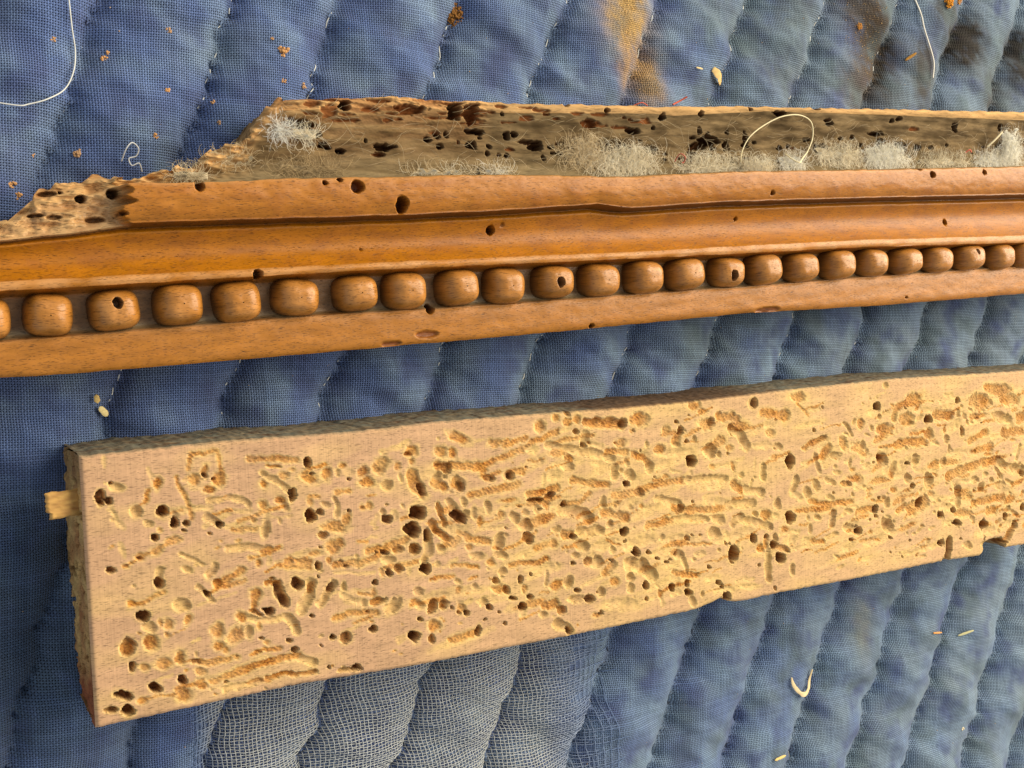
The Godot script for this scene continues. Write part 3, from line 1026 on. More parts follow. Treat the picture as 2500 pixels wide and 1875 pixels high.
	pit(2, 106.2, 23.9, 0.53, 0.33, 12)
	pit(1, 104.9, 25.8, 0.82, 0.73, 41, 1)
	gallery(1, 0.48, [106.6, 26.5, 106.4, 28.9, 106.6, 31.1])
	pit(2, 103.3, 23.8, 0.82, 0.74, 47)
	pit(1, 108.1, 24.4, 0.72, 0.61, 73)
	pit(2, 107.8, 25.5, 0.81, 0.63, 18)
	gallery(2, 0.39, [108.2, 25.8, 111.0, 26.8], 1)
	pit(2, 109.3, 28.0, 0.98, 0.86, 36)
	pit(2, 104.5, 28.5, 0.27, 0.23, 27)
	gallery(0, 0.21, [101.1, 30.5, 103.2, 30.6])
	pit(0, 101.9, 31.7, 2.19, 0.46, 9)
	pit(2, 107.9, 33.0, 0.45, 0.24, 60)
	pit(1, 111.9, 30.2, 0.95, 0.50, 89)
	pit(1, 113.9, 1.0, 1.64, 0.80, 5, 1)
	gallery(0, 0.34, [113.6, 2.0, 116.1, 4.2], 1)
	pit(1, 110.6, 3.8, 1.35, 1.00, 8, 1)
	pit(2, 132.8, 4.0, 0.97, 0.63, 7)
	pit(1, 133.5, 5.9, 0.48, 0.44, 60)
	pit(2, 117.4, 7.0, 0.39, 0.30, 10)
	pit(1, 128.7, 6.8, 0.91, 0.86, 44, 1)
	pit(1, 131.4, 7.7, 0.48, 0.42, 17)
	gallery(1, 0.29, [124.6, 6.3, 125.6, 7.2, 126.5, 8.5])
	pit(1, 134.9, 8.4, 2.03, 1.11, 6, 1)
	pit(1, 137.1, 8.2, 0.87, 0.34, 6, 1)
	pit(1, 140.5, 7.0, 1.89, 1.25, 7, 1)
	pit(2, 141.0, 7.8, 1.43, 0.53, -1, 1)
	gallery(1, 0.58, [137.1, 6.7, 137.6, 5.0, 139.5, 4.1, 142.9, 4.1], 1)
	pit(1, 142.3, 3.4, 1.91, 1.08, 6, 1)
	pit(2, 146.1, 7.4, 0.97, 0.66, 8)
	gallery(1, 0.93, [148.4, 6.8, 152.0, 7.1], 1)
	pit(2, 154.2, 4.4, 0.61, 0.57, 31)
	pit(1, 154.4, 7.0, 0.80, 0.54, -81)
	pit(1, 156.3, 7.6, 0.64, 0.50, 52)
	pit(1, 157.1, 8.8, 0.55, 0.49, 21)
	pit(1, 135.1, 0.4, 0.61, 0.47, 7)
	pit(1, 160.8, 5.2, 3.14, 1.58, 5, 1)
	pit(1, 166.4, 3.3, 3.58, 1.15, 4, 1)
	pit(1, 169.6, 5.4, 3.27, 1.16, 5, 1)
	pit(1, 163.6, 2.7, 1.76, 0.82, 5, 1)
	pit(1, 160.1, 7.9, 2.74, 0.64, -1, 1)
	pit(1, 167.4, 8.7, 2.94, 0.88, 12)
	pit(1, 173.2, 9.1, 1.55, 1.07, 8, 1)
	pit(1, 124.3, 9.8, 1.22, 0.83, 68, 1)
	gallery(1, 0.45, [115.0, 9.8, 117.6, 9.0, 120.1, 8.4], 1)
	pit(2, 119.0, 8.5, 1.59, 0.39, -13, 1)
	gallery(1, 0.68, [119.4, 11.7, 121.0, 10.2], 1)
	pit(1, 122.3, 11.7, 1.21, 0.62, 7)
	pit(1, 117.6, 11.5, 0.67, 0.60, 68)
	pit(1, 118.3, 13.4, 1.31, 0.48, 70)
	pit(1, 122.3, 13.7, 0.40, 0.33, 15)
	pit(1, 125.9, 13.3, 0.87, 0.35, -74)
	gallery(1, 0.73, [137.8, 11.3, 140.3, 11.1, 145.1, 11.4], 1)
	pit(1, 133.6, 9.8, 1.69, 0.69, -13, 1)
	pit(1, 146.4, 10.1, 1.20, 1.11, 40, 1)
	pit(1, 128.2, 11.0, 1.78, 0.96, 7, 1)
	pit(1, 129.1, 10.5, 0.76, 0.59, 85)
	pit(1, 134.1, 13.7, 1.46, 1.07, 19)
	pit(2, 133.8, 13.3, 0.98, 0.64, 9)
	pit(1, 137.0, 15.7, 1.33, 0.87, -73)
	pit(2, 140.6, 15.0, 0.63, 0.35, 8)
	pit(1, 142.7, 14.6, 1.00, 0.90, -85)
	gallery(0, 0.37, [142.8, 14.8, 142.1, 16.0])
	pit(1, 150.9, 9.6, 0.67, 0.59, 76, 1)
	pit(2, 155.5, 10.4, 1.04, 0.54, 89, 1)
	pit(1, 151.9, 13.5, 0.94, 0.40, 90)
	pit(1, 151.2, 11.4, 0.72, 0.59, 81)
	pit(1, 150.2, 15.8, 0.98, 0.69, -48)
	pit(1, 147.9, 16.0, 2.19, 0.69, -6, 1)
	pit(1, 162.1, 11.2, 1.37, 0.79, 2, 1)
	gallery(0, 0.61, [157.6, 12.4, 161.4, 11.4], 1)
	gallery(0, 0.86, [167.7, 11.7, 173.5, 12.0], 1)
	pit(1, 170.6, 13.4, 0.91, 0.30, 6, 1)
	pit(1, 163.6, 14.1, 1.02, 0.93, 40, 1)
	pit(1, 163.1, 15.4, 1.20, 0.46, 6, 1)
	pit(1, 159.3, 14.8, 0.57, 0.41, 85)
	gallery(1, 0.28, [171.7, 17.2, 172.8, 14.7])
	gallery(1, 0.83, [151.8, 18.6, 155.9, 17.7, 160.7, 17.0, 165.9, 17.1], 1)
	gallery(1, 0.74, [166.3, 17.1, 167.7, 18.4, 173.5, 19.5])
	pit(2, 173.5, 20.2, 0.82, 0.61, 13, 1)
	gallery(1, 0.37, [165.2, 18.4, 167.0, 20.2])
	pit(1, 146.2, 18.7, 1.38, 1.09, 81)
	pit(1, 140.7, 17.6, 0.89, 0.73, 17)
	pit(1, 159.2, 20.0, 1.04, 0.68, 10)
	pit(1, 164.1, 20.6, 0.66, 0.58, 32)
	gallery(1, 0.28, [168.4, 21.1, 170.4, 22.0])
	pit(1, 166.6, 21.8, 1.46, 0.72, 0)
	pit(1, 161.1, 21.7, 0.96, 0.87, -60)
	pit(2, 159.0, 22.1, 0.35, 0.23, 11)
	pit(1, 157.5, 23.1, 1.04, 0.76, 14, 1)
	gallery(1, 0.51, [113.3, 14.9, 112.5, 16.7])
	gallery(0, 0.45, [112.2, 17.2, 114.1, 18.1])
	pit(1, 117.7, 16.4, 1.13, 0.64, 52)
	pit(1, 115.7, 17.6, 0.99, 0.72, 44)
	gallery(1, 0.35, [120.0, 15.8, 122.0, 16.5])
	pit(2, 124.7, 17.0, 1.23, 0.50, 7, 1)
	pit(1, 126.9, 16.4, 2.07, 0.75, 7, 1)
	pit(1, 129.2, 18.1, 0.39, 0.35, 66)
	pit(1, 133.1, 17.3, 2.10, 0.61, 0, 1)
	pit(1, 136.9, 19.5, 0.93, 0.51, 9, 1)
	pit(2, 141.9, 19.3, 0.58, 0.43, 14)
	pit(1, 120.9, 19.0, 0.92, 0.41, 8)
	gallery(1, 0.45, [116.3, 19.1, 119.9, 20.1, 122.7, 20.1, 126.2, 20.3], 1)
	pit(2, 133.2, 20.5, 0.43, 0.32, 14)
	pit(1, 135.2, 21.6, 1.01, 0.66, -54)
	gallery(1, 1.09, [141.4, 23.6, 145.2, 22.5], 1)
	pit(2, 144.1, 22.6, 1.04, 0.69, -52)
	pit(1, 146.9, 21.3, 1.02, 0.57, 2, 1)
	gallery(1, 0.59, [138.2, 23.5, 139.8, 22.6], 1)
	pit(1, 154.3, 21.6, 1.00, 0.90, 48)
	gallery(1, 0.54, [154.5, 22.1, 154.6, 24.3])
	gallery(1, 0.61, [127.7, 22.3, 131.5, 22.2], 1)
	pit(2, 132.1, 22.4, 0.77, 0.54, 85)
	pit(1, 125.2, 21.9, 1.00, 0.42, 8)
	pit(2, 132.3, 23.7, 0.49, 0.25, 9)
	pit(1, 117.9, 22.1, 0.79, 0.53, 12)
	pit(1, 115.6, 21.9, 0.37, 0.28, 84)
	pit(2, 149.4, 25.5, 0.87, 0.57, 12)
	pit(2, 153.1, 25.1, 0.61, 0.49, 18)
	gallery(1, 0.71, [158.9, 24.5, 162.0, 24.4, 167.7, 24.3], 1)
	pit(1, 164.1, 26.6, 1.86, 0.92, 9, 1)
	pit(1, 155.8, 26.1, 2.75, 0.86, 8, 1)
	pit(2, 154.1, 27.7, 1.22, 0.54, 18)
	pit(2, 161.8, 29.0, 1.28, 0.80, 12)
	pit(2, 168.2, 28.1, 0.68, 0.59, 62)
	pit(2, 173.3, 27.0, 0.76, 0.65, 26)
	gallery(1, 0.35, [168.7, 26.7, 171.6, 28.3])
	pit(1, 158.5, 27.4, 0.70, 0.45, 12)
	gallery(1, 0.59, [124.7, 24.7, 127.9, 25.8])
	pit(2, 127.9, 25.8, 0.78, 0.50, 12)
	pit(1, 130.9, 26.4, 0.76, 0.42, 11, 1)
	pit(1, 135.3, 25.7, 1.43, 1.15, 12)
	pit(1, 134.2, 24.7, 0.54, 0.42, 81)
	pit(1, 139.0, 26.4, 0.44, 0.32, 15)
	pit(1, 141.5, 26.3, 0.45, 0.32, 15)
	pit(1, 144.4, 27.0, 0.65, 0.33, 10)
	pit(1, 142.3, 28.2, 0.45, 0.22, 10)
	pit(1, 140.4, 27.9, 0.32, 0.22, 13)
	pit(2, 125.9, 27.1, 0.53, 0.29, 11)
	pit(2, 136.0, 28.1, 0.47, 0.30, 12)
	gallery(1, 0.29, [120.1, 25.8, 122.3, 25.6])
	gallery(1, 0.39, [116.7, 26.2, 119.2, 26.5], 1)
	gallery(0, 0.24, [112.0, 26.8, 115.8, 26.7])
	gallery(2, 0.32, [109.1, 26.4, 111.1, 26.9], 1)
	pit(2, 149.5, 30.9, 0.96, 0.60, 5)
	gallery(2, 0.68, [170.9, 30.5, 168.7, 32.6], 1)
	pit(2, 166.5, 33.2, 2.14, 0.85, 4)
	pit(1, 157.1, 32.4, 1.11, 0.63, 11)
	gallery(1, 0.39, [161.9, 33.3, 163.7, 32.8])
	gallery(0, 0.31, [139.4, 31.7, 148.0, 31.1])
	gallery(1, 0.52, [121.6, 21.8, 121.2, 23.7])
	pit(1, 116.2, 23.8, 0.86, 0.39, 90)
	gallery(2, 0.63, [151.9, 30.7, 151.7, 32.5, 151.2, 34.7])


const BOARD_TURN := -1.7433


func board() -> void:
	var root := thing("worm_eaten_board", "pale straight-cut board riddled with woodworm pits and tunnels", "board", Vector3(-66.303, 0.0, 1.665) * MM, "", deg_to_rad(BOARD_TURN))
	bd.resize(BW * BH)
	bf.resize(BW * BH)
	bh.resize(BW * BH)
	for i in BW:
		var u := i * BU - 0.6
		btop.append(along(B_TOP, u) + 0.12 * noise_b.get_noise_2d(u * 6.0, 3.0))
		blow.append(along(B_LOW, u) + 0.12 * noise_b.get_noise_2d(u * 6.0, 800.0))
	warp_u.resize(BW * BH)
	warp_v.resize(BW * BH)
	for j in BH:
		for i in BW:
			var u := i * BU - 0.6
			var v := lerpf(btop[i], blow[i], j / float(BH - 1))
			warp_u[j * BW + i] = 0.3 * noise_b.get_noise_2d(u * 4.0, v * 4.0) + 0.05 * noise_c.get_noise_2d(u * 16.0, v * 16.0)
			warp_v[j * BW + i] = 0.3 * noise_b.get_noise_2d(u * 4.0 + 500.0, v * 4.0) + 0.05 * noise_c.get_noise_2d(u * 16.0 + 700.0, v * 16.0)
	eaten()
	for k in 130:
		var u := rng.randf_range(45.0, 182.0)
		pit(0, u, rng.randf_range(3.0, 31.0), rng.randf_range(1.0, 3.6), rng.randf_range(0.4, 0.9), rng.randi_range(-22, 8), 1 if rng.randf() < 0.25 else 0)
	# pinholes and flecks too small to list
	for k in 260:
		var u := rng.randf_range(2.0, 185.0)
		pit(2 if rng.randf() < 0.35 else 1, u, rng.randf_range(2.0, 32.5), rng.randf_range(0.16, 0.36), rng.randf_range(0.13, 0.2), rng.randi_range(-30, 30), 1 if rng.randf() < 0.4 else 0)
	for k in 230:
		var u := rng.randf_range(8.0, 184.0)
		var v := rng.randf_range(2.5, 31.5)
		var n := rng.randf_range(0.6, 3.0)
		var s := rng.randf_range(-0.35, 0.12)
		gallery(0, rng.randf_range(0.1, 0.32), [u, v, u + n, v + n * s + rng.randf_range(-0.2, 0.2), u + 2.0 * n, v + 2.0 * n * s], 1 if rng.randf() < 0.6 else 0)
	for k in 150:
		var u := rng.randf_range(120.0, 188.0)
		pit(1, u, rng.randf_range(4.0, 33.0), rng.randf_range(0.3, 1.0), rng.randf_range(0.2, 0.42), rng.randi_range(-40, 30), 1 if rng.randf() < 0.4 else 0)
	var pos := PackedVector3Array()
	var uv := PackedVector2Array()
	var col := PackedColorArray()
	pos.resize(BW * BH)
	uv.resize(BW * BH)
	col.resize(BW * BH)
	var bare := lin(222, 178, 126)
	var pinkish := lin(212, 166, 128)
	var cream := lin(240, 200, 122)
	var dust := lin(228, 160, 74)
	var dust_dark := lin(156, 88, 32)
	var dirt := lin(134, 124, 98)
	for j in BH:
		var t := j / float(BH - 1)
		for i in BW:
			var u := i * BU - 0.6
			var v := lerpf(btop[i], blow[i], t)
			var k := j * BW + i
			var d := bd[k]
			var f := bf[k]
			var e := minf(minf(v - btop[i], blow[i] - v), u + 0.6)
			var wane := sm(62.0, 80.0, u) * (1.0 - sm(98.0, 116.0, u)) * (1.0 - sm(0.0, 0.4, v - btop[i]))
			var y := 14.0 - d - 0.35 * pow(1.0 - clampf(e / 0.5, 0.0, 1.0), 2.0) - 0.15 * wane
			var gran := noise_c.get_noise_2d(u * 26.0, v * 26.0)
			y += f * 0.2 * gran + 0.02 * noise_b.get_noise_2d(u * 8.0, v * 8.0)
			y += 0.25 * noise_a.get_noise_2d(u * 0.5, v * 0.5)
			pos[k] = Vector3(u, y, v) * MM
			uv[k] = Vector2(u / 34.0, v / 34.0)
			var c := bare.lerp(pinkish, 0.6 * (1.0 - sm(30.0, 90.0, u)))
			c = c.lerp(cream, clampf(0.15 * sm(50.0, 90.0, u) + 0.6 * noise_a.get_noise_2d(u * 0.9, v * 2.5), 0.0, 0.7))
			c = c.lerp(cream, 0.75 * bh[k] * (0.75 + 0.5 * noise_b.get_noise_2d(u * 3.0, v * 3.0)))
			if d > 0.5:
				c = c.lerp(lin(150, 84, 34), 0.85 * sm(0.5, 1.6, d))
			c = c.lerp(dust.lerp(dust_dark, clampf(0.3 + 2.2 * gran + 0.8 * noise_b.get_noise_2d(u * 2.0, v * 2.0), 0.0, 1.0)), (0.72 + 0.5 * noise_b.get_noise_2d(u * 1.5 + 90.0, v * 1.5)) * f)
			c = c.lerp(dirt, 0.75 * (1.0 - sm(0.0, 0.35 + 0.3 * noise_b.get_noise_2d(u * 5.0, 9.0), v - btop[i])))
			c = c.lerp(lin(92, 62, 40), 0.85 * wane)
			c.a = 1.0
			col[k] = c
	var m := StandardMaterial3D.new()
	m.vertex_color_use_as_albedo = true
	m.albedo_texture = grain(5200, Vector2(8, 28), 0.36, 0.13, 1024, 5, 0.09)
	m.roughness = 0.82
	m.metallic_specular = 0.3
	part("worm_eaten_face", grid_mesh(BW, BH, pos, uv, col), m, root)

	# long edges: the rim of the face carried down into the cloth
	for low in 2:
		var h := 26
		var p2 := PackedVector3Array()
		var u2 := PackedVector2Array()
		var c2 := PackedColorArray()
		for j in h:
			for i in BW:
				var top := pos[(BH - 1) * BW + i if low else i]
				var t := j / float(h - 1)
				var u := i * BU - 0.6
				var y := lerpf(top.y / MM, -2.5, t)
				var out := (0.25 * noise_b.get_noise_2d(u * 3.0, y * 9.0 + low * 300.0) + 0.25) * sm(0.0, 0.12, t)
				p2.append(Vector3(top.x, y * MM, top.z + (out * -1.0 if low == 0 else -out - 0.4 * t) * MM))
				u2.append(Vector2(u / 34.0, y / 34.0))
				var dark := sm(64.0, 78.0, u) * (1.0 - sm(100.0, 112.0, u)) * 0.8
				var c := lin(124, 124, 108).lerp(lin(146, 128, 98), clampf(0.5 + noise_b.get_noise_2d(u * 2.0, y * 6.0), 0.0, 1.0))
				if low == 0:
					c = c.lerp(lin(104, 74, 48), clampf(dark + 0.8 * sm(0.2, 0.5, noise_c.get_noise_2d(u * 1.2, y * 7.0)), 0.0, 0.9))
				else:
					c = lin(190, 148, 96)
				c.a = 1.0
				c2.append(c)
		part("long_edge", grid_mesh(BW, h, p2, u2, c2, low == 0), m, root)
	# end grain facing left
	var eh := 60
	var p3 := PackedVector3Array()
	var u3 := PackedVector2Array()
	var c3 := PackedColorArray()
	for j in eh:
		for i in BH:
			var top := pos[i * BW]
			var t := j / float(eh - 1)
			var v := top.z / MM
			var y := lerpf(top.y / MM, -2.5, t)
			var hole := sm(0.28, 0.5, noise_c.get_noise_2d(v * 3.2, y * 2.0 + 70.0))
			var rough := noise_b.get_noise_2d(v * 5.0, y * 3.0 + 40.0)
			var inn := (0.3 * rough + 1.3 * hole) * sm(0.0, 0.1, t) + 0.5 * sm(27.0, 33.0, v) * t
			p3.append(Vector3(top.x + inn * MM, y * MM, top.z))
			u3.append(Vector2(y / 34.0, v / 34.0))
			var c := lin(232, 192, 122).lerp(lin(168, 100, 62), clampf(0.25 + 0.7 * noise_a.get_noise_2d(v * 2.0, y * 2.0) + 0.6 * sm(18.0, 30.0, v), 0.0, 1.0))
			c = c.lerp(lin(84, 44, 24), 0.8 * hole)
			c = c.lerp(lin(110, 84, 62), 0.5 * (1.0 - sm(1.0, 6.0, v)))
			c.a = 1.0
			c3.append(c)
	part("end_grain", grid_mesh(BH, eh, p3, u3, c3, false), m, root)
	# back end, out of sight on the right
	# a short yellow sliver sticking out of the end
	var tw := 26
	var th := 20
	var tab_top := PackedVector3Array()
	var tab_col := PackedColorArray()
	for side in 2:
		var pp := PackedVector3Array()
		var cc := PackedColorArray()
		for j in th:
			for i in tw:
				var fu := i / float(tw - 1)
				var fv := j / float(th - 1)
				var end := -4.7 + 0.2 * noise_c.get_noise_2d(fv * 40.0, 5.0) + (0.4 if fv > 0.75 else 0.0)
				var u := lerpf(end, 1.5, fu) + 0.3
				var v := lerpf(4.1, 7.3, fv) + 0.15 * noise_b.get_noise_2d(u * 6.0, fv * 20.0)
				var rim := minf(minf(fv, 1.0 - fv) * 3.2, fu * 6.0)
				var y := 12.6 - 1.6 * fu + (0.35 if side == 0 else -0.35) * sm(0.0, 0.25, rim) + 0.12 * noise_b.get_noise_2d(u * 8.0, v * 14.0)
				pp.append(Vector3(u, y, v) * MM)
				var c := lin(196, 152, 80).lerp(lin(150, 106, 52), clampf(0.4 + 0.8 * noise_c.get_noise_2d(u * 3.0, v * 12.0), 0.0, 1.0))
				c.a = 1.0
				cc.append(c)
		var tm := StandardMaterial3D.new()
		tm.vertex_color_use_as_albedo = true
		tm.roughness = 0.8
		part("sliver_tab", grid_mesh(tw, th, pp, PackedVector2Array(), cc, side == 1), tm, root)


# ---------------------------------------------------------------- the carved rail
# where its long edges run, from the back edge to the front edge: x, z pairs
const RAIL_LINES := [
	[-72.7, -26.09, -71.2, -26.58, -69.2, -27.61, -68.8, -29.20, -67.4, -30.12, -63.0, -30.83, -62.2, -31.32, -59.1, -31.32, -55.8, -31.19, -53.5, -32.31, -49.9, -32.61, -47.4, -34.62, -43.6, -35.63, -42.7, -35.99, -42.2, -37.31, -40.8, -39.23, -38.5, -40.76, -37.0, -41.10, -24.6, -41.69, -4.3, -41.59, 20.7, -41.87, 39.6, -42.46, 66.4, -42.89, 111.7, -43.59],
	[-72.7, -25.34, -68.7, -28.72, -63.0, -30.03, -53.5, -31.11, -43.4, -34.60, -38.5, -39.38, -22.5, -40.46, -4.1, -40.04, 21.0, -40.73, 25.5, -40.49, 45.1, -41.77, 78.8, -41.91, 112.3, -41.90],
	[-73.1, -24.89, -69.3, -27.52, -65.6, -28.26, -61.4, -29.56, -60.3, -29.87, -50.9, -29.93, -43.8, -30.19, -25.0, -30.46, -7.0, -30.77, 13.0, -30.43, 35.8, -31.26, 62.0, -31.57, 106.3, -32.34],
	[-73.0, -23.88, -65.6, -24.48, -59.6, -25.28, -46.5, -25.43, -24.5, -25.61, -6.2, -26.07, 7.8, -26.68, 14.1, -25.97, 32.5, -26.73, 63.9, -27.03, 109.0, -27.25],
	[-73.4, -19.11, -58.1, -19.21, -43.8, -19.31, -24.6, -19.44, -6.2, -19.46, 14.3, -19.42, 37.7, -19.67, 64.5, -19.84, 109.8, -19.43],
	[-73.5, -18.06, -55.4, -18.25, -40.9, -18.44, -24.7, -18.51, -6.3, -18.50, 14.2, -18.46, 37.6, -18.46, 64.4, -18.62, 109.8, -18.08],
	[-73.9, -12.13, -55.6, -12.47, -37.7, -12.75, -5.7, -12.57, 15.1, -12.79, 38.8, -12.86, 66.0, -13.13, 112.0, -13.31],
	[-74.2, -8.12, -58.6, -7.89, -41.0, -7.97, -5.8, -8.06, 15.2, -8.28, 39.0, -8.62, 72.2, -8.03, 112.5, -8.00],
]
const R_ROWS := [12, 62, 30, 36, 8, 34, 24]
const RU := 0.165
const RX0 := -108.0
const RW := 1540
var rd := PackedFloat32Array()
var rf := PackedFloat32Array()
var rz := PackedFloat32Array()
var rail_h := 0


func bore(kind: int, x: float, z: float, a: float, b: float, frass := 0) -> void:
	var deep: float = [0.3, 0.8, minf(3.2, 2.2 * minf(a, b) + 0.9)][kind]
	if frass:
		deep *= 0.6
	for i in range(maxi(0, int((x - a * 1.3 - RX0) / RU)), mini(RW, int((x + a * 1.3 - RX0) / RU) + 2)):
		for j in rail_h:
			var k := j * RW + i
			var dz := (rz[k] - z) / b
			if absf(dz) > 1.3:
				continue
			var xx := RX0 + i * RU
			var dx := (xx - x) / a
			var rho := sqrt(dx * dx + dz * dz) * (1.0 + (0.12 if z > -31.0 else 0.5) * noise_b.get_noise_2d(xx * 5.0, rz[k] * (5.0 if z > -31.0 else 11.0)))
			if rho < 1.0:
				rd[k] = maxf(rd[k], deep * sm(0.0, 0.35, 1.0 - rho))
				if frass:
					rf[k] = maxf(rf[k], sm(0.0, 0.3, 1.0 - rho))


func rail_bores() -> void:
	bore(2, -50.7, -29.5, 0.56, 0.70)
	bore(2, -34.7, -29.8, 0.31, 0.30)
	bore(2, -32.6, -30.2, 0.38, 0.30)
	bore(2, -30.3, -29.3, 0.97, 0.90, 1)
	bore(2, -24.0, -27.0, 0.95, 1.17)
	bore(2, -8.6, -23.5, 0.69, 0.73)
	bore(0, -6.8, -24.2, 0.39, 0.33)
	bore(0, -28.7, -21.4, 0.27, 0.25)
	bore(2, -43.6, -18.7, 0.66, 0.65)
	bore(2, -18.9, -12.8, 0.65, 0.65)
	bore(1, -19.6, -9.3, 2.09, 0.58, 1)
	bore(1, -25.0, -8.4, 1.74, 0.38, 1)
	bore(2, -63.8, -28.5, 0.67, 0.54)
	bore(2, -60.1, -29.0, 0.80, 0.72)
	bore(2, -65.9, -29.3, 0.23, 0.24)
	bore(2, -59.8, -26.4, 0.59, 0.28)
	bore(1, -67.2, -29.2, 1.26, 0.38)
	bore(1, -67.0, -26.3, 1.01, 0.32)
	bore(1, -68.9, -26.6, 1.00, 0.27)
	bore(1, -62.4, -25.9, 1.31, 0.38)
	bore(2, -29.7, -40.4, 0.86, 0.79)
	bore(1, -31.8, -39.7, 1.36, 0.97, 1)
	bore(2, -36.1, -38.0, 2.47, 0.60)
	bore(2, -33.9, -36.7, 1.03, 0.54)
	bore(2, -33.0, -35.3, 0.64, 0.36)
	bore(2, -26.9, -35.9, 0.30, 0.28)
	bore(2, -30.5, -34.5, 0.89, 0.43)
	bore(2, -24.3, -35.1, 1.58, 0.53)
	bore(2, -25.0, -34.1, 0.89, 0.37, 1)
	bore(2, -13.3, -40.1, 1.10, 1.35)
	bore(2, -10.7, -39.9, 1.34, 1.69, 1)
	bore(1, -25.9, -40.0, 1.42, 0.46, 1)
	bore(2, -20.1, -40.2, 2.54, 0.63, 1)
	bore(2, -17.6, -36.2, 0.71, 0.45)
	bore(2, -16.0, -36.7, 0.54, 0.48)
	bore(2, -15.8, -35.3, 0.58, 0.38)
	bore(2, -10.2, -37.4, 1.73, 0.46)
	bore(2, -10.7, -35.5, 1.01, 0.59)
	bore(2, -5.7, -40.0, 0.35, 0.30)
	bore(2, -4.9, -36.9, 0.58, 0.66)
	bore(2, -8.3, -34.4, 0.34, 0.30)
	bore(2, -5.1, -34.1, 0.35, 0.30)
	bore(2, -14.6, -36.9, 0.36, 0.45)
	bore(2, -7.9, -35.4, 0.42, 0.36)
	bore(1, -34.3, -40.5, 1.28, 0.54, 1)
	bore(2, -3.7, -37.1, 0.62, 0.47)
	bore(2, 9.6, -39.0, 1.52, 0.69, 1)
	bore(2, 17.7, -38.0, 1.69, 0.46)
	bore(2, 23.2, -40.3, 0.69, 0.54)
	bore(2, 30.8, -41.0, 0.48, 0.55)
	bore(2, 12.5, -41.0, 0.56, 0.35)
	bore(2, 5.4, -41.7, 0.49, 0.34)
	bore(2, -0.1, -35.3, 1.44, 0.61)
	bore(2, -1.0, -36.1, 2.39, 0.30)
	bore(2, 8.7, -35.8, 0.55, 0.41)
	bore(2, 12.5, -35.6, 0.99, 0.70)
	bore(2, 15.1, -35.5, 1.14, 0.49)
	bore(2, 21.3, -35.4, 1.18, 0.54)
	bore(2, 1.0, -33.8, 0.36, 0.41)
	bore(2, 21.5, -38.6, 0.32, 0.25)
	bore(2, 30.8, -38.3, 0.48, 0.73)
	bore(2, 32.6, -36.8, 2.18, 1.04)
	bore(2, 30.2, -35.9, 1.53, 0.66)
	bore(2, 36.2, -36.0, 0.84, 0.64)
	bore(2, 36.7, -38.2, 0.44, 0.34)
	bore(2, 40.5, -37.1, 0.66, 1.21)
	bore(2, 40.4, -36.2, 0.76, 0.45)
	bore(2, 41.3, -42.0, 0.45, 0.34)
	bore(2, 47.7, -41.5, 1.36, 0.46)
	bore(2, 48.1, -35.9, 0.53, 0.39)
	bore(2, 50.1, -36.1, 0.48, 0.35)
	bore(2, 59.5, -40.4, 1.00, 0.75)
	bore(2, 56.2, -42.5, 1.10, 0.31)
	bore(2, 57.5, -36.0, 2.00, 0.67)
	bore(2, 54.1, -37.3, 1.20, 0.31)
	bore(2, 65.2, -37.9, 0.52, 0.40)
	bore(2, 71.4, -38.7, 2.20, 0.49)
	bore(2, 75.1, -41.0, 0.66, 0.45)
	bore(2, 76.9, -41.4, 0.91, 0.33)
	bore(1, 81.1, -39.7, 1.37, 0.42, 1)
	bore(2, 92.2, -40.2, 0.79, 0.95)
	bore(2, 72.5, -37.4, 1.31, 0.41)
	bore(2, 77.3, -36.9, 1.96, 0.42)
	bore(2, 77.9, -36.1, 1.23, 0.50)
	bore(2, 82.2, -36.3, 0.94, 0.59)
	bore(2, 85.7, -36.4, 0.64, 0.38)
	bore(2, 89.9, -36.9, 0.52, 0.30)
	bore(2, 105.1, -40.4, 0.63, 0.53)
	bore(2, 105.0, -36.9, 0.63, 0.40)
	bore(2, 74.8, -35.6, 0.91, 0.50)
	bore(2, 71.6, -36.5, 0.53, 0.37)
	bore(2, 42.1, -28.0, 0.46, 0.38)
	bore(2, 80.4, -30.9, 0.74, 0.62)
	bore(2, 94.9, -31.4, 0.60, 0.51)
	bore(2, 37.5, -24.2, 0.40, 0.27)
	bore(2, 89.1, -22.6, 0.59, 0.52)
	bore(2, 78.1, -9.1, 0.37, 0.21)
	bore(2, 8.3, -8.6, 0.56, 0.28)
	bore(1, 44.2, -8.9, 2.95, 0.51, 1)


func rail_line(k: int, x: float) -> float:
	var l: Array = RAIL_LINES[k]
	if x > l[l.size() - 2]:
		return l[l.size() - 1] + 0.004 * (x - l[l.size() - 2])
	return along(l, x)


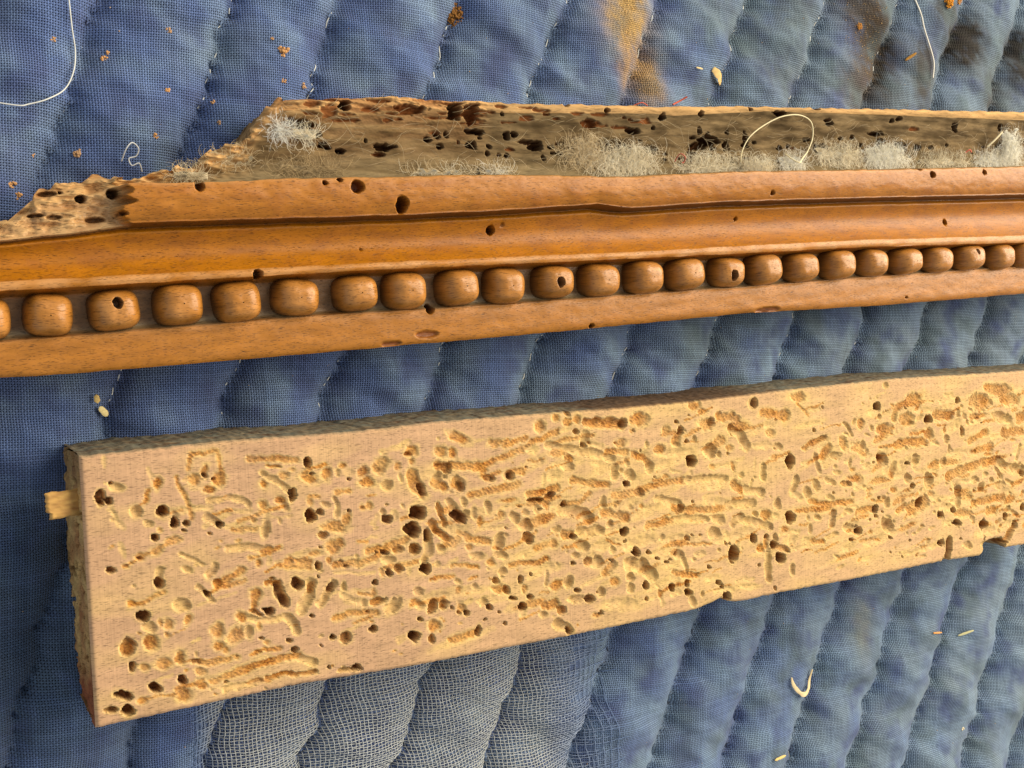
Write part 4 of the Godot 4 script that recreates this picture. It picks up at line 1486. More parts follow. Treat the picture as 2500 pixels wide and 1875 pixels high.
func rail() -> Node3D:
	var root := thing("carved_rail", "varnished brown rail with a carved row of beads, its left end broken off", "rail", Vector3(0, 0, -0.025))
	var org := Vector3(0, 0, -25.0)
	rail_h = 1
	for n in R_ROWS:
		rail_h += n
	rz.resize(RW * rail_h)
	rd.resize(RW * rail_h)
	rf.resize(RW * rail_h)
	var band := PackedInt32Array()
	var frac := PackedFloat32Array()
	for b in R_ROWS.size():
		for q in R_ROWS[b]:
			band.append(b)
			frac.append(q / float(R_ROWS[b]))
	band.append(6)
	frac.append(1.0)
	for i in RW:
		var x := RX0 + i * RU
		var zl := []
		for k in 8:
			zl.append(rail_line(k, x))
		if x > -38.0:
			zl[0] += 0.2 * noise_b.get_noise_2d(x * 3.0, 11.0)
		else:
			zl[0] += 0.7 * noise_c.get_noise_2d(x * 4.0, 11.0)
		zl[2] += 0.16 * noise_b.get_noise_2d(x * 2.2, 60.0)
		zl[3] += 0.1 * noise_b.get_noise_2d(x * 1.2, 90.0)
		zl[4] += 0.08 * noise_b.get_noise_2d(x * 1.6, 150.0)
		zl[5] += 0.1 * noise_b.get_noise_2d(x * 1.8, 210.0)
		zl[6] += 0.12 * noise_b.get_noise_2d(x * 1.8, 270.0)
		zl[7] += 0.1 * noise_b.get_noise_2d(x * 1.4, 330.0)
		for j in rail_h:
			rz[j * RW + i] = lerpf(zl[band[j]], zl[band[j] + 1], frac[j])
	rail_bores()
	for k in 70:
		bore(2 if rng.randf() < 0.7 else 1, rng.randf_range(-36.0, 110.0), -35.2 + rng.randfn(0.0, 1.3), rng.randf_range(0.2, 1.1), rng.randf_range(0.12, 0.32), 1 if rng.randf() < 0.3 else 0)
	for k in 40:
		bore(1, rng.randf_range(-40.0, 20.0), -39.5 + rng.randfn(0.0, 1.0), rng.randf_range(0.5, 2.2), rng.randf_range(0.12, 0.3), 1)
	var pos := PackedVector3Array()
	var uv := PackedVector2Array()
	var col := PackedColorArray()
	pos.resize(RW * rail_h)
	uv.resize(RW * rail_h)
	col.resize(RW * rail_h)
	var varnish := lin(192, 122, 36)
	var varnish_b := lin(168, 100, 26)
	var cove := lin(194, 120, 20)
	var worn := lin(212, 150, 84)
	var rough_a := lin(140, 116, 80)
	var rough_b := lin(92, 74, 48)
	var torn := lin(226, 178, 116)
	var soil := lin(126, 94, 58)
	var dust := lin(160, 92, 44)
	for j in rail_h:
		var b := band[j]
		var q := frac[j]
		for i in RW:
			var k := j * RW + i
			var x := RX0 + i * RU
			var z := rz[k]
			var y := 0.0
			var c: Color
			var fibre := noise_a.get_noise_2d(x * 1.1, z * 9.0)
			var layer := noise_b.get_noise_2d(x * 0.8 + 200.0, z * 5.0)
			var wear := noise_b.get_noise_2d(x * 1.4, z * 3.0 + 700.0)
			match b:
				0:
					y = 12.5 - 0.5 * q - 0.8 * pow(1.0 - q, 4.0) + 0.25 * layer
					c = torn.lerp(rough_a, clampf(0.1 + 0.4 * fibre + 0.2 * q, 0.0, 1.0))
				1:
					y = 12.0 - 0.6 * sin(PI * q) + 0.25 * fibre + 0.3 * layer + 4.0 * sm(0.93, 1.0, q)
					c = rough_a.lerp(rough_b, clampf(0.5 + 0.5 * fibre + 0.9 * wear, 0.0, 1.0))
					c = c.lerp(lin(172, 152, 112), 0.5 * sm(0.5, 0.95, q))
					c = c.lerp(worn, 0.8 * sm(0.95, 1.0, q))
				2:
					y = 16.0 - 0.7 * q - 0.35 * pow(1.0 - q, 6.0) - 0.5 * pow(q, 8.0) + 0.3 * sin(PI * q) + 0.12 * wear
					c = varnish.lerp(varnish_b, clampf(0.4 + 0.6 * wear + 0.2 * fibre, 0.0, 1.0))
					c = c.lerp(worn, 0.6 * clampf(1.0 - q * 9.0 + 0.6 * wear, 0.0, 1.0))
				3:
					y = 15.1 - 3.3 * sm(0.0, 0.05, q) + 1.2 * sm(0.06, 0.17, q) - 1.9 * pow(sin(PI * clampf((q - 0.1) / 0.9, 0.0, 1.0)), 0.85) + 0.3 * q
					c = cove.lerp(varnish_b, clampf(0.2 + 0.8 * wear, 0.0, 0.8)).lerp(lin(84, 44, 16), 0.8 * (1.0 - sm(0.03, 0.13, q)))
				4:
					y = 13.3 + 0.2 * sin(PI * q)
					c = varnish.lerp(worn, clampf(0.55 + 1.3 * wear, 0.0, 1.0))
				5:
					y = 13.3 - 2.9 * sm(0.0, 0.12, q) + 1.2 * sm(0.88, 1.0, q) + 0.15 * layer
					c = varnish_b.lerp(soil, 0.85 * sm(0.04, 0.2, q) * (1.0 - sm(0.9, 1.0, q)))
					c = c.lerp(lin(164, 142, 104), 0.8 * sm(0.7, 0.85, q) * (1.0 - sm(0.93, 1.0, q)) * clampf(0.6 + layer, 0.0, 1.0))
				_:
					y = 11.6 - 0.35 * q - 0.3 * pow(1.0 - q, 10.0) - 0.5 * pow(q, 12.0) + 0.08 * wear
					c = varnish.lerp(varnish_b, clampf(0.4 + 0.6 * wear + 0.2 * fibre, 0.0, 1.0))
					c = c.lerp(lin(196, 130, 52), 0.45)
					c = c.lerp(worn, 0.6 * clampf(1.0 - q * 10.0 + 0.5 * wear, 0.0, 1.0))
			# the broken left end: splintered steps in place of rebate and fillet
			if b < 3 or (b == 3 and q < 0.05):
				var zt := rail_line(3, x)
				var z0 := rail_line(0, x)
				var broken := (1.0 - sm(-60.3, -59.2, x + 0.15 * (z + 27.0) + 2.2 * layer + 0.6 * fibre))
				var span := clampf((zt - z) / maxf(1.5, zt - z0), 0.0, 1.0)
				if broken > 0.0:
					var steps := noise_b.get_noise_2d(x * 1.6, z * 4.0 + 40.0)
					steps = 0.5 * steps + 0.6 * floorf(steps * 4.0) / 4.0 + 0.2 * noise_c.get_noise_2d(x * 3.0, z * 9.0)
					var yt := 13.1 - 2.6 * pow(span, 1.4) + 1.1 * steps * sm(0.0, 0.15, span)
					y = lerpf(y, yt, broken)
					c = c.lerp(torn.lerp(dust, clampf(0.15 - 0.6 * steps, 0.0, 0.5)), broken)
				elif x < -36.0 and b < 2:
					var rag := sm(-36.0, -44.0, x) * exp(-maxf(0.0, z - z0) / 2.2)
					c = c.lerp(torn, 0.9 * sm(0.1, 0.7, rag))
					y -= rag * (1.6 + 1.6 * noise_c.get_noise_2d(x * 3.0, z * 9.0))
					c = c.lerp(torn, 0.5 * rag)
				# splintered ridge above the rebate
				if x > -42.0 and x < -6.0 and b < 2:
					var ridge := exp(-maxf(0.0, z - z0) / 3.2) * sm(-42.0, -37.0, x) * (1.0 - sm(-12.0, -6.0, x))
					var flake := floorf(noise_b.get_noise_2d(x * 0.9 + 31.0, z * 6.0) * 6.0) / 6.0
					y += ridge * 1.3 * flake
					c = c.lerp(torn.lerp(dust, clampf(0.4 - flake, 0.0, 0.8)), 0.8 * ridge)
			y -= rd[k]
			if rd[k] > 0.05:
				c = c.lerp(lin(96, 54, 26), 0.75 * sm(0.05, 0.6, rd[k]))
			c = c.lerp(dust, 0.6 * rf[k])
			c.a = 1.0
			pos[k] = (Vector3(x, y, z) - org) * MM
			uv[k] = Vector2(x / 30.0, z / 30.0)
			col[k] = c
	var glossy := StandardMaterial3D.new()
	glossy.vertex_color_use_as_albedo = true
	glossy.albedo_texture = grain(5200, Vector2(8, 28), 0.4, 0.03, 1024, 9, 0.1)
	glossy.roughness = 0.4
	glossy.metallic_specular = 0.38
	glossy.heightmap_enabled = true
	glossy.heightmap_texture = glossy.albedo_texture
	glossy.heightmap_scale = 0.006
	var dull := glossy.duplicate()
	dull.heightmap_enabled = false
	var gloss := NoiseTexture2D.new()
	gloss.width = 512
	gloss.height = 512
	gloss.seamless = true
	gloss.noise = noise_b
	var ramp := Gradient.new()
	ramp.set_color(0, Color(0.62, 0.62, 0.62))
	ramp.set_color(1, Color(1, 1, 1))
	gloss.color_ramp = ramp
	glossy.roughness_texture = gloss
	glossy.roughness = 0.54
	dull.albedo_texture = grain(3200, Vector2(12, 50), 0.3, 0.0, 1024, 23, 0.12)
	dull.roughness = 0.9
	dull.metallic_specular = 0.2
	var bead_mat := glossy.duplicate()
	bead_mat.roughness = 0.4
	bead_mat.metallic_specular = 0.4
	var called := ["back_ridge", "rebate", "upper_fillet", "cove", "fillet_rim", "bead_channel", "lower_fillet"]
	var from := 0
	# one smooth set of normals for the whole face, then one mesh for each moulded band
	for b in 7:
		var rows: int = R_ROWS[b] + 1
		var a0 := from * RW
		var a1 := (from + rows) * RW
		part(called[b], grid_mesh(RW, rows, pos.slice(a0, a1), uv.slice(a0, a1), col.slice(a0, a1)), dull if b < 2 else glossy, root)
		from += R_ROWS[b]
	# front and back sides, carried down into the cloth
	for low in 2:
		var h := 16
		var p2 := PackedVector3Array()
		var u2 := PackedVector2Array()
		var c2 := PackedColorArray()
		for j in h:
			for i in RW:
				var top := pos[(rail_h - 1) * RW + i if low else i]
				var t := j / float(h - 1)
				var y := lerpf(top.y / MM, -2.5, t)
				var x := top.x / MM
				var inn := (0.5 + 0.4 * noise_b.get_noise_2d(x * 3.0, y * 8.0)) * sm(0.0, 0.2, t) + 0.8 * t
				p2.append(Vector3(top.x, y * MM, top.z + (-inn if low else inn) * MM))
				u2.append(Vector2(x / 30.0, y / 30.0))
				var c := varnish_b if low else torn.lerp(rough_b, clampf(0.4 + noise_b.get_noise_2d(x * 2.0, y * 6.0), 0.0, 1.0))
				c2.append(c)
		part("front_side" if low else "back_side", grid_mesh(RW, h, p2, u2, c2, low == 0), glossy if low else dull, root)
	beads(root, org, bead_mat)
	return root


func bead_mesh(rx: float, rzz: float, h: float, hole: Vector3, kind: int, sd: int) -> ArrayMesh:
	# a carved dome: squarish in plan with a flat crown; hole = x, z, radius
	var rings := 64 if kind else 30
	var segs := 96 if kind else 48
	var pos := PackedVector3Array()
	var uv := PackedVector2Array()
	var col := PackedColorArray()
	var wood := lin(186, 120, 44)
	var rub_highlight := lin(212, 148, 80)
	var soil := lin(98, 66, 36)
	for j in rings + 1:
		var f := j / float(rings)
		var rr := sin(f * PI / 2.0) if f < 1.0 else 1.0
		rr = lerpf(f, rr, 0.9)
		var y := h * pow(maxf(0.0, 1.0 - pow(rr, 3.1)), 1.0 / 2.3)
		for i in segs + 1:
			var a := TAU * i / segs
			var ca := cos(a)
			var sa := sin(a)
			var sq := pow(pow(absf(ca), 3.3) + pow(absf(sa), 3.3), -1.0 / 3.3)
			var x := rx * rr * ca * sq
			var z := rzz * rr * sa * sq
			var yy := y + 0.1 * noise_b.get_noise_3d(x * 3.0 + sd * 31.0, y * 3.0, z * 3.0)
			var facet := noise_b.get_noise_2d(sd * 53.0 + x * 2.2, z * 2.0)
			var c := wood.lerp(rub_highlight, clampf(sm(0.55, 0.95, y / h) * 0.45 + 0.5 * facet, 0.0, 0.9))  # lighter crown: rubbed wood plus a highlight painted in
			c = c.lerp(soil, 0.9 * (1.0 - sm(0.2, 0.86, y / h + 0.25 * facet)))  # darker towards the foot: grime, deepened to paint in the sides' shade
			if kind:
				var d := Vector2((x - hole.x), (z - hole.y) * 0.8).length() / hole.z
				d *= 1.0 + 0.2 * noise_c.get_noise_2d(x * 9.0, z * 9.0)
				if d < 1.0:
					yy -= (2.2 if kind == 1 else 0.5) * sm(0.0, 0.3, 1.0 - d)
					c = c.lerp(lin(112, 92, 72), 0.6)
			c.a = 1.0
			pos.append(Vector3(x, yy, z) * MM)
			uv.append(Vector2((x + sd * 7.0) / 30.0, (z + sd * 3.0) / 30.0))
			col.append(c)
	return grid_mesh(segs + 1, rings + 1, pos, uv, col)


func beads(root: Node3D, org: Vector3, mat: Material) -> void:
	var spots := [-75.1, -15.8, -68.4, -15.6, -61.0, -15.5, -53.4, -15.4, -46.0, -15.6, -38.2, -15.7, -29.8, -15.8, -22.7, -15.8, -14.6, -15.6, -6.9, -15.7, 1.5, -15.8, 9.8, -15.9, 18.1, -15.7, 26.4, -15.9, 35.1, -15.7, 42.9, -15.9, 51.6, -15.8, 60.2, -16.0, 68.8, -15.9, 77.3, -16.0, 86.1, -16.2, 95.0, -16.3, 103.9, -16.3, 111.4, -16.3]
	var holes := {2: Vector3(0.1, -0.9, 0.6), 10: Vector3(-0.3, 0.25, 0.66), 14: Vector3(-0.2, 0.55, 0.72), 21: Vector3(0.0, -1.0, 0.5)}
	var n := spots.size() / 2
	for k in n:
		var x: float = spots[k * 2]
		var pitch: float = spots[k * 2 + 2] - x if k < n - 1 else x - spots[k * 2 - 2]
		if k > 0:
			pitch = 0.5 * (pitch + x - spots[k * 2 - 2])
		var hole: Vector3 = holes.get(k, Vector3.ZERO)
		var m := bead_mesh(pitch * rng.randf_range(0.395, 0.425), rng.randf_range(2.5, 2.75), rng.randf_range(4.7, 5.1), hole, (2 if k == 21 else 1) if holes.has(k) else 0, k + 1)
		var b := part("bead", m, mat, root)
		var zc := 0.5 * (rail_line(5, x) + rail_line(6, x)) + 0.05
		b.position = (Vector3(x, 9.4, zc) - org) * MM
		b.rotation = Vector3(rng.randf_range(-0.05, 0.05), rng.randf_range(-0.09, 0.09), rng.randf_range(-0.05, 0.05))
		if holes.has(k):
			b.set_meta("label", "bead with a round woodworm hole bored into it")
	# a few more beyond the left edge of the picture are out of sight


func rail_y(x: float, z: float) -> float:
	# the height of the rail's face near a place
	var i := clampi(int((x - RX0) / RU), 0, RW - 1)
	for j in rail_h:
		if rz[j * RW + i] >= z:
			return [12.4, 11.8, 15.8, 12.0, 13.3, 9.8, 11.5][band_of(j)]
	return 11.0


func band_of(j: int) -> int:
	var s := 0
	for b in R_ROWS.size():
		s += R_ROWS[b]
		if j < s:
			return b
	return 6


# ---------------------------------------------------------------- small things
func strand_thing(called: String, label: String, category: String, points: Array, r: float, c: Color, group := "", taper := 0.0) -> MeshInstance3D:
	var p := curve(points)
	var o := p[0]
	var t := Tubes.new()
	var pts := PackedVector3Array()
	for v in p:
		pts.append((v - o) * MM)
	t.strand(pts, r * MM, PackedColorArray([c]), 6, taper)
	var m := MeshInstance3D.new()
	m.name = numbered(called)
	m.mesh = tubes_mesh(t)
	m.material_override = fibre_mat
	m.position = o * MM
	add_child(m)
	tag(m, label, category, group)
	return m


var fibre_mat := StandardMaterial3D.new()
var crumb_mat := StandardMaterial3D.new()


func on_quilt(x: float, z: float, up := 0.2) -> Vector3:
	return Vector3(x, quilt_y(x, z) + up, z)


func tuft(label: String, x: float, z: float, y: float, rx: float, rzz: float, h: float, count: int, c: Color, c2: Color, long := 4.0) -> void:
	var t := Tubes.new()
	h *= 0.42
	rx *= 1.3
	var locks := PackedVector3Array()
	for k in 16:
		var f := rng.randf_range(-1.0, 1.0)
		locks.append(Vector3(f * rx * 0.85, rng.randf_range(0.4, 1.3), rng.randf_range(-0.3, 0.7) * rzz * (1.0 - 0.5 * absf(f))))
	# the matted body of the tuft
	var mw := 44
	var mh := 18
	var base := t.pos.size()
	for j in mh:
		for i in mw:
			var fx := i / float(mw - 1) * 2.0 - 1.0
			var fz := j / float(mh - 1) * 2.0 - 1.0
			var mask := 1.0 - sm(0.15, 1.0, sqrt(fx * fx + fz * fz) * (1.0 + 1.1 * noise_b.get_noise_2d(x + fx * rx * 2.2, z + fz * rzz * 2.2)))
			var lump := noise_c.get_noise_2d(x * 3.0 + fx * rx * 6.0, z * 3.0 + fz * rzz * 9.0)
			t.pos.append(Vector3(fx * rx, -0.7 + mask * (0.62 + 0.4 * h + 0.75 * lump), fz * rzz) * MM)
			t.nor.append(Vector3(-lump, 1.0, 0.3 * lump).normalized())
			var mc := c2.lerp(c, clampf(0.1 + 1.2 * lump, 0.0, 1.0)) * 0.62
			mc.a = 1.0
			t.col.append(mc)
	for j in mh - 1:
		for i in mw - 1:
			var a := base + j * mw + i
			t.idx.append_array(PackedInt32Array([a, a + 1, a + mw + 1, a, a + mw + 1, a + mw]))
	for k in int(count * 2.6):
		var lock := locks[rng.randi() % locks.size()]
		var p := Vector3(lock.x + rng.randfn(0.0, 0.2) * rx, rng.randf() * rng.randf() * h * lock.y, lock.z + rng.randfn(0.0, 0.2) * rzz)
		var d := Vector3(rng.randf_range(-1, 1), rng.randf_range(-0.12, 0.15), rng.randf_range(-0.4, 0.4)).normalized()
		var turn := Vector3(rng.randf_range(-0.3, 0.3), 1.0 if rng.randf() < 0.5 else -1.0, rng.randf_range(-0.3, 0.3)).normalized()
		var bend := rng.randf_range(0.1, 0.5)
		var pts := PackedVector3Array()
		var n := int(rng.randf_range(0.4, 0.9) * long / 0.5) + 3
		for s in n:
			pts.append(p * MM)
			d = d.rotated(turn, bend)
			p += d * 0.45
			p.y = clampf(p.y, 0.0, h * 1.5)
		var cc := c.lerp(c2, rng.randf()) * rng.randf_range(0.8, 1.1)
		cc.a = 1.0
		t.strand(pts, rng.randf_range(0.012, 0.024) * MM, PackedColorArray([cc]), 3, 0.5)
	var m := MeshInstance3D.new()
	m.name = numbered("wool_tuft")
	m.mesh = tubes_mesh(t)
	m.material_override = fibre_mat
	m.position = Vector3(x, y, z) * MM
	add_child(m)
	tag(m, label, "wool tuft", "tufts of wool caught on the rail")


func lump_mesh(r: float, sd: int, squash := 0.6, grains := 5, fine := 1.0) -> ArrayMesh:
	# a crumb: several rough grains pressed together
	var st := SurfaceTool.new()
	st.begin(Mesh.PRIMITIVE_TRIANGLES)
	for g in grains:
		var o := Vector3(rng.randfn(), rng.randfn(), rng.randfn()).normalized() * r * (0.5 if fine == 1.0 else 0.85 * pow(rng.randf(), 0.4))
		o.y = absf(o.y)
		var s := SphereMesh.new()
		s.radius = r * rng.randf_range(0.3, 0.62) * fine
		s.height = s.radius * 2.0
		s.radial_segments = 10
		s.rings = 6
		var a := s.surface_get_arrays(0)
		var v: PackedVector3Array = a[Mesh.ARRAY_VERTEX]
		for k in v.size():
			v[k] *= 1.0 + 0.5 * noise_b.get_noise_3d(v[k].x * 30.0 / r + sd * 17.0 + g * 9.0, v[k].y * 30.0 / r, v[k].z * 30.0 / r)
			v[k] = (v[k] + o) * MM
			v[k].y *= squash
		a[Mesh.ARRAY_VERTEX] = v
		var am := ArrayMesh.new()
		am.add_surface_from_arrays(Mesh.PRIMITIVE_TRIANGLES, a)
		st.append_from(am, 0, Transform3D.IDENTITY)
	st.generate_normals()
	return st.commit()


func flat_sliver(points: Array, width: float, c: Color, called: String, label: String, category: String, group := "") -> void:
	# a thin curved shaving of wood with thickness
	var p := curve(points, 0.3)
	var o := p[0]
	var n := p.size()
	var pos := PackedVector3Array()
	var col := PackedColorArray()
	var w := 9
	for i in n:
		var t := (p[mini(i + 1, n - 1)] - p[maxi(i - 1, 0)]).normalized()
		var side := t.cross(Vector3.UP).normalized()
		var f := i / float(n - 1)
		var hw := 0.5 * width * (0.25 + 0.75 * pow(sin(PI * clampf(f * 0.9 + 0.08, 0.0, 1.0)), 0.6)) * (1.0 + 0.3 * noise_c.get_noise_2d(f * 60.0, o.x))
		if i == 0 or i == n - 1:
			hw *= 0.1
		for k in w:
			var a := TAU * k / (w - 1)
			pos.append((p[i] - o + side * cos(a) * hw + Vector3.UP * sin(a) * minf(0.1, hw * 0.5)) * MM)
			var cc := c * (1.0 + 0.25 * noise_b.get_noise_2d(f * 50.0, k * 20.0))
			cc.a = 1.0
			col.append(cc)
	var m := MeshInstance3D.new()
	m.name = numbered(called)
	m.mesh = grid_mesh(w, n, pos, PackedVector2Array(), col, true)
	m.material_override = crumb_mat
	m.position = o * MM
	add_child(m)
	tag(m, label, category, group)


func small_things() -> void:
	fibre_mat.vertex_color_use_as_albedo = true
	fibre_mat.roughness = 0.7
	fibre_mat.metallic_specular = 0.3
	crumb_mat.vertex_color_use_as_albedo = true
	crumb_mat.roughness = 0.9
	crumb_mat.metallic_specular = 0.2
	# loose threads and hairs
	var q := []
	for v in [[-61.5, -56.0], [-61.2, -51.1], [-60.9, -48.3], [-61.4, -45.7], [-62.7, -43.4], [-65.0, -41.9], [-67.2, -41.2], [-68.7, -41.0], [-74.0, -41.9]]:
		q.append(on_quilt(v[0], v[1], 0.8))
	strand_thing("loose_thread", "long pale thread curling over the quilt at the top left corner", "thread", q, 0.09, lin(206, 206, 196))
	q = []
	for v in [[95.2, -70.0], [96.0, -64.3], [96.8, -60.9], [98.6, -56.5], [99.2, -54.3], [98.8, -51.6]]:
		q.append(on_quilt(v[0], v[1], 0.45))
	strand_thing("loose_thread", "straight white thread hanging down over the brown-stained puffs at top right", "thread", q, 0.15, lin(222, 216, 200))
	q = []
	for v in [[-56.8, -34.3, 0.3], [-56.3, -35.7, 1.2], [-55.5, -36.5, 1.0], [-54.7, -35.8, 0.8], [-55.0, -34.9, 0.6], [-55.9, -34.6, 0.5], [-55.6, -33.7, 0.6], [-54.7, -34.0, 0.8], [-54.3, -33.0, 0.3]]:
		q.append(on_quilt(v[0], v[1], v[2] + 0.2))
	strand_thing("lint_curl", "small white curl of lint on the quilt beside the broken rail end", "lint", q, 0.09, lin(206, 206, 200))
	q = []
	for v in [[38.1, -33.3, 12.8], [38.4, -35.2, 13.0], [40.0, -37.4, 13.2], [43.2, -39.3, 13.2], [46.8, -40.7, 13.6], [50.5, -41.0, 13.8], [53.3, -40.0, 13.6], [54.2, -37.7, 13.0], [52.8, -35.3, 13.2], [50.6, -33.8, 14.0], [49.0, -33.0, 15.0], [48.2, -33.6, 14.2], [48.0, -34.7, 12.8]]:
		q.append(Vector3(v[0], v[2], v[1]))
	strand_thing("hair_loop", "thin pale hair looped on the rough back of the rail", "hair", q, 0.1, lin(232, 216, 170))
	q = []
	for v in [[100.4, -36.6, 12.4], [102.0, -37.8, 12.9], [104.2, -39.4, 13.0]]:
		q.append(Vector3(v[0], v[2], v[1]))
	strand_thing("wool_strand", "short straight strand of wool near the white tuft at the right edge", "wool strand", q, 0.2, lin(206, 190, 150))
	q = []
	for v in [[19.2, -42.3, 10.0], [20.5, -42.7, 10.4], [22.0, -42.4, 9.8]]:
		q.append(Vector3(v[0], v[2], v[1]))
	strand_thing("red_fibre", "red fibre lying flat along the back edge of the rail", "fibre", q, 0.09, lin(190, 92, 72))
	q = []
	for v in [[28.2, -43.0, 8.4], [29.6, -43.6, 8.4], [30.7, -44.2, 9.0]]:
		q.append(Vector3(v[0], v[2], v[1]))
	strand_thing("red_fibre", "thicker red fibre sticking out behind the rail below the orange dust stain", "fibre", q, 0.14, lin(200, 96, 70))
	q = []
	for v in [[24.0, -33.2, 13.4], [24.5, -34.3, 14.2], [25.2, -33.7, 14.6], [25.4, -33.0, 13.8], [24.6, -33.0, 14.4]]:
		q.append(Vector3(v[0], v[2], v[1]))
	strand_thing("red_fibre", "curled red fibre caught between two wool tufts", "fibre", q, 0.1, lin(186, 104, 84))
	q = []
	for v in [[93.8, -35.4, 12.6], [94.6, -35.9, 13.0], [95.4, -35.5, 12.7]]:
		q.append(Vector3(v[0], v[2], v[1]))
	strand_thing("red_fibre", "faint red fibre in the wool near the right edge", "fibre", q, 0.13, lin(196, 100, 78))

	# wool left on the rail by the upholstery
	var w1 := lin(242, 234, 208)
	var w2 := lin(226, 208, 170)
	var w3 := lin(240, 236, 222)
	var w4 := lin(196, 170, 124)
	tuft("loose tan wool tuft leftmost on the dark rebate of the rail", 7.5, -34.8, 11.8, 2.4, 1.6, 1.6, 170, w2, w4, 5.0)
	tuft("wide cream wool tuft spread below the biggest cluster of rebate holes", 15.5, -33.2, 12.0, 4.4, 1.2, 1.8, 330, w1, w2, 5.5)
	tuft("flat cream wool tuft hugging the upper fillet left of the hair loop", 32.0, -32.4, 12.2, 5.2, 0.9, 1.7, 300, w1, w2, 5.0)
	tuft("cream wool tuft hanging over the upper fillet onto the varnish", 41.3, -31.8, 13.4, 1.9, 1.6, 2.6, 220, w1, w2, 4.5)
	tuft("small wool tuft at the foot of the hair loop", 50.0, -33.4, 12.4, 2.0, 0.9, 1.8, 100, w1, w3, 4.0)
	tuft("whitish wool tuft right of the hair loop", 61.5, -34.9, 11.9, 4.0, 1.1, 1.5, 190, w1, w2, 4.5)
	tuft("brightest white wool tuft in the middle of the right half of the rebate", 73.0, -34.6, 12.0, 4.2, 1.5, 2.0, 330, w3, w1, 4.5)
	tuft("thin cream wool tuft along the fillet under the small holes on the right", 88.5, -33.6, 12.2, 5.0, 0.8, 1.3, 150, w1, w2, 4.0)
	tuft("cream wool tuft next to the white one at the right edge", 102.0, -34.0, 12.2, 3.5, 1.2, 1.6, 190, w1, w3, 4.0)
	tuft("tall white wool tuft at the right edge of the picture", 108.3, -37.0, 12.2, 1.6, 3.6, 2.2, 260, w3, w1, 4.5)
	tuft("small bright white wool tuft at the splintered upper left corner of the rail", -38.9, -37.3, 11.4, 0.8, 1.1, 2.0, 110, w3, w3, 2.6)
	tuft("wispy white wool tuft beside the dark split near the splintered corner", -35.3, -36.5, 12.0, 1.2, 0.8, 1.1, 34, w1, w2, 3.4)
	tuft("felted grey-brown wool tuft covering the broken step of the rail", -43.0, -33.2, 10.8, 3.6, 1.3, 1.1, 150, lin(222, 206, 170), w4, 3.0)
	tuft("grey fluff tuft where the rebate meets the fillet near the break", -50.5, -31.2, 12.2, 1.6, 0.5, 0.9, 50, lin(180, 164, 130), w2, 3.0)
	tuft("thin dusty wool tuft along the fillet above the largest fillet hole", -36.0, -32.0, 11.8, 3.6, 0.7, 0.7, 70, lin(150, 130, 96), w4, 3.4)
	tuft("scant dusty wool tuft along the fillet above the bored notch", -17.0, -31.7, 12.0, 5.0, 0.5, 0.7, 60, w1, w4, 3.0)
	tuft("pale flat wool flake tuft left of the wide cream one", -7.5, -31.7, 12.0, 2.0, 0.6, 0.8, 60, w3, w2, 2.6)
	# loose hairs strewn over the rebate: nobody could count them
	var hairs := Tubes.new()
	for k in 420:
		var x := rng.randf_range(-40.0, 112.0)
		var z := rng.randf_range(-40.5, -32.2)
		var p := Vector3(x, 11.9, z)
		var a := rng.randf_range(-0.6, 0.6)
		var bend := rng.randf_range(-0.12, 0.12)
		var pts := PackedVector3Array()
		for s in int(rng.randf_range(5, 14)):
			pts.append(Vector3(p.x, p.y + 0.35 + 0.3 * sin(s * 0.5), p.z) * MM)
			a += bend
			p += Vector3(cos(a), 0, sin(a)) * 0.35
		hairs.strand(pts, 0.025 * MM, PackedColorArray([lin(176, 156, 120) * rng.randf_range(0.6, 1.1)]), 3, 0.4)
	var hm := MeshInstance3D.new()
	hm.name = "loose_hairs"
	hm.mesh = tubes_mesh(hairs)
	hm.material_override = fibre_mat
	add_child(hm)
	tag(hm, "fine loose hairs strewn over the rough back of the rail", "hairs")
	hm.set_meta("kind", "stuff")

	# crumbs of bored wood on the quilt
	var spots := [
		[-63.6, -49.5, 0.55, "small tan crumb on the dark stitched seam at the top left"], [-57.0, -48.4, 0.5, "upper tan crumb of a pair right of the long curled thread"],
		[-57.4, -47.6, 0.6, "lower tan crumb of a pair right of the long curled thread"], [-49.2, -51.5, 0.55, "faint crumb on smooth blue cloth midway along the top left"],
		[-33.8, -49.6, 1.0, "largest orange crumb on the blue cloth left of the second seam"], [-35.3, -51.2, 0.4, "tiny crumb just above the largest orange crumb"],
		[-34.1, -45.5, 0.5, "tan crumb between the largest orange crumb and the rail"], [-31.0, -45.1, 0.6, "orange crumb on a white stitch just behind the rail"],
		[-50.0, -43.7, 0.55, "orange crumb alone on smooth cloth left of the splintered corner"], [-43.8, -42.5, 0.5, "dull crumb nearest left of the splintered rail corner"],
		[-43.4, -39.7, 0.5, "dull crumb under the splintered rail corner"], [-52.2, -37.7, 0.6, "brown crumb above the white lint curl"],
		[-67.0, -35.2, 0.5, "orange crumb left of a broader dusty crumb near the rail's broken tip"], [-61.8, -35.4, 0.8, "broad dusty crumb left of the white lint curl"],
		[-70.0, -31.4, 0.75, "upper orange crumb by the left edge of the picture"], [-69.3, -30.1, 0.7, "lower orange crumb by the left edge of the picture"],
	]
	for k in spots.size():
		var s: Array = spots[k]
		crumb("wood_crumb", s[3], s[0], s[1], s[2], lin(198, 146, 88).lerp(lin(170, 136, 102), rng.randf()), k, 6)
	crumb("wood_crumb", "large dark brown clump with orange crumbs at the top edge", -5.3, -57.2, 2.3, lin(128, 88, 44), 40, 26)
	crumb("wood_crumb", "orange crumb clump at the top edge on the far right", 103.5, -66.5, 1.5, lin(206, 142, 52), 41, 16)
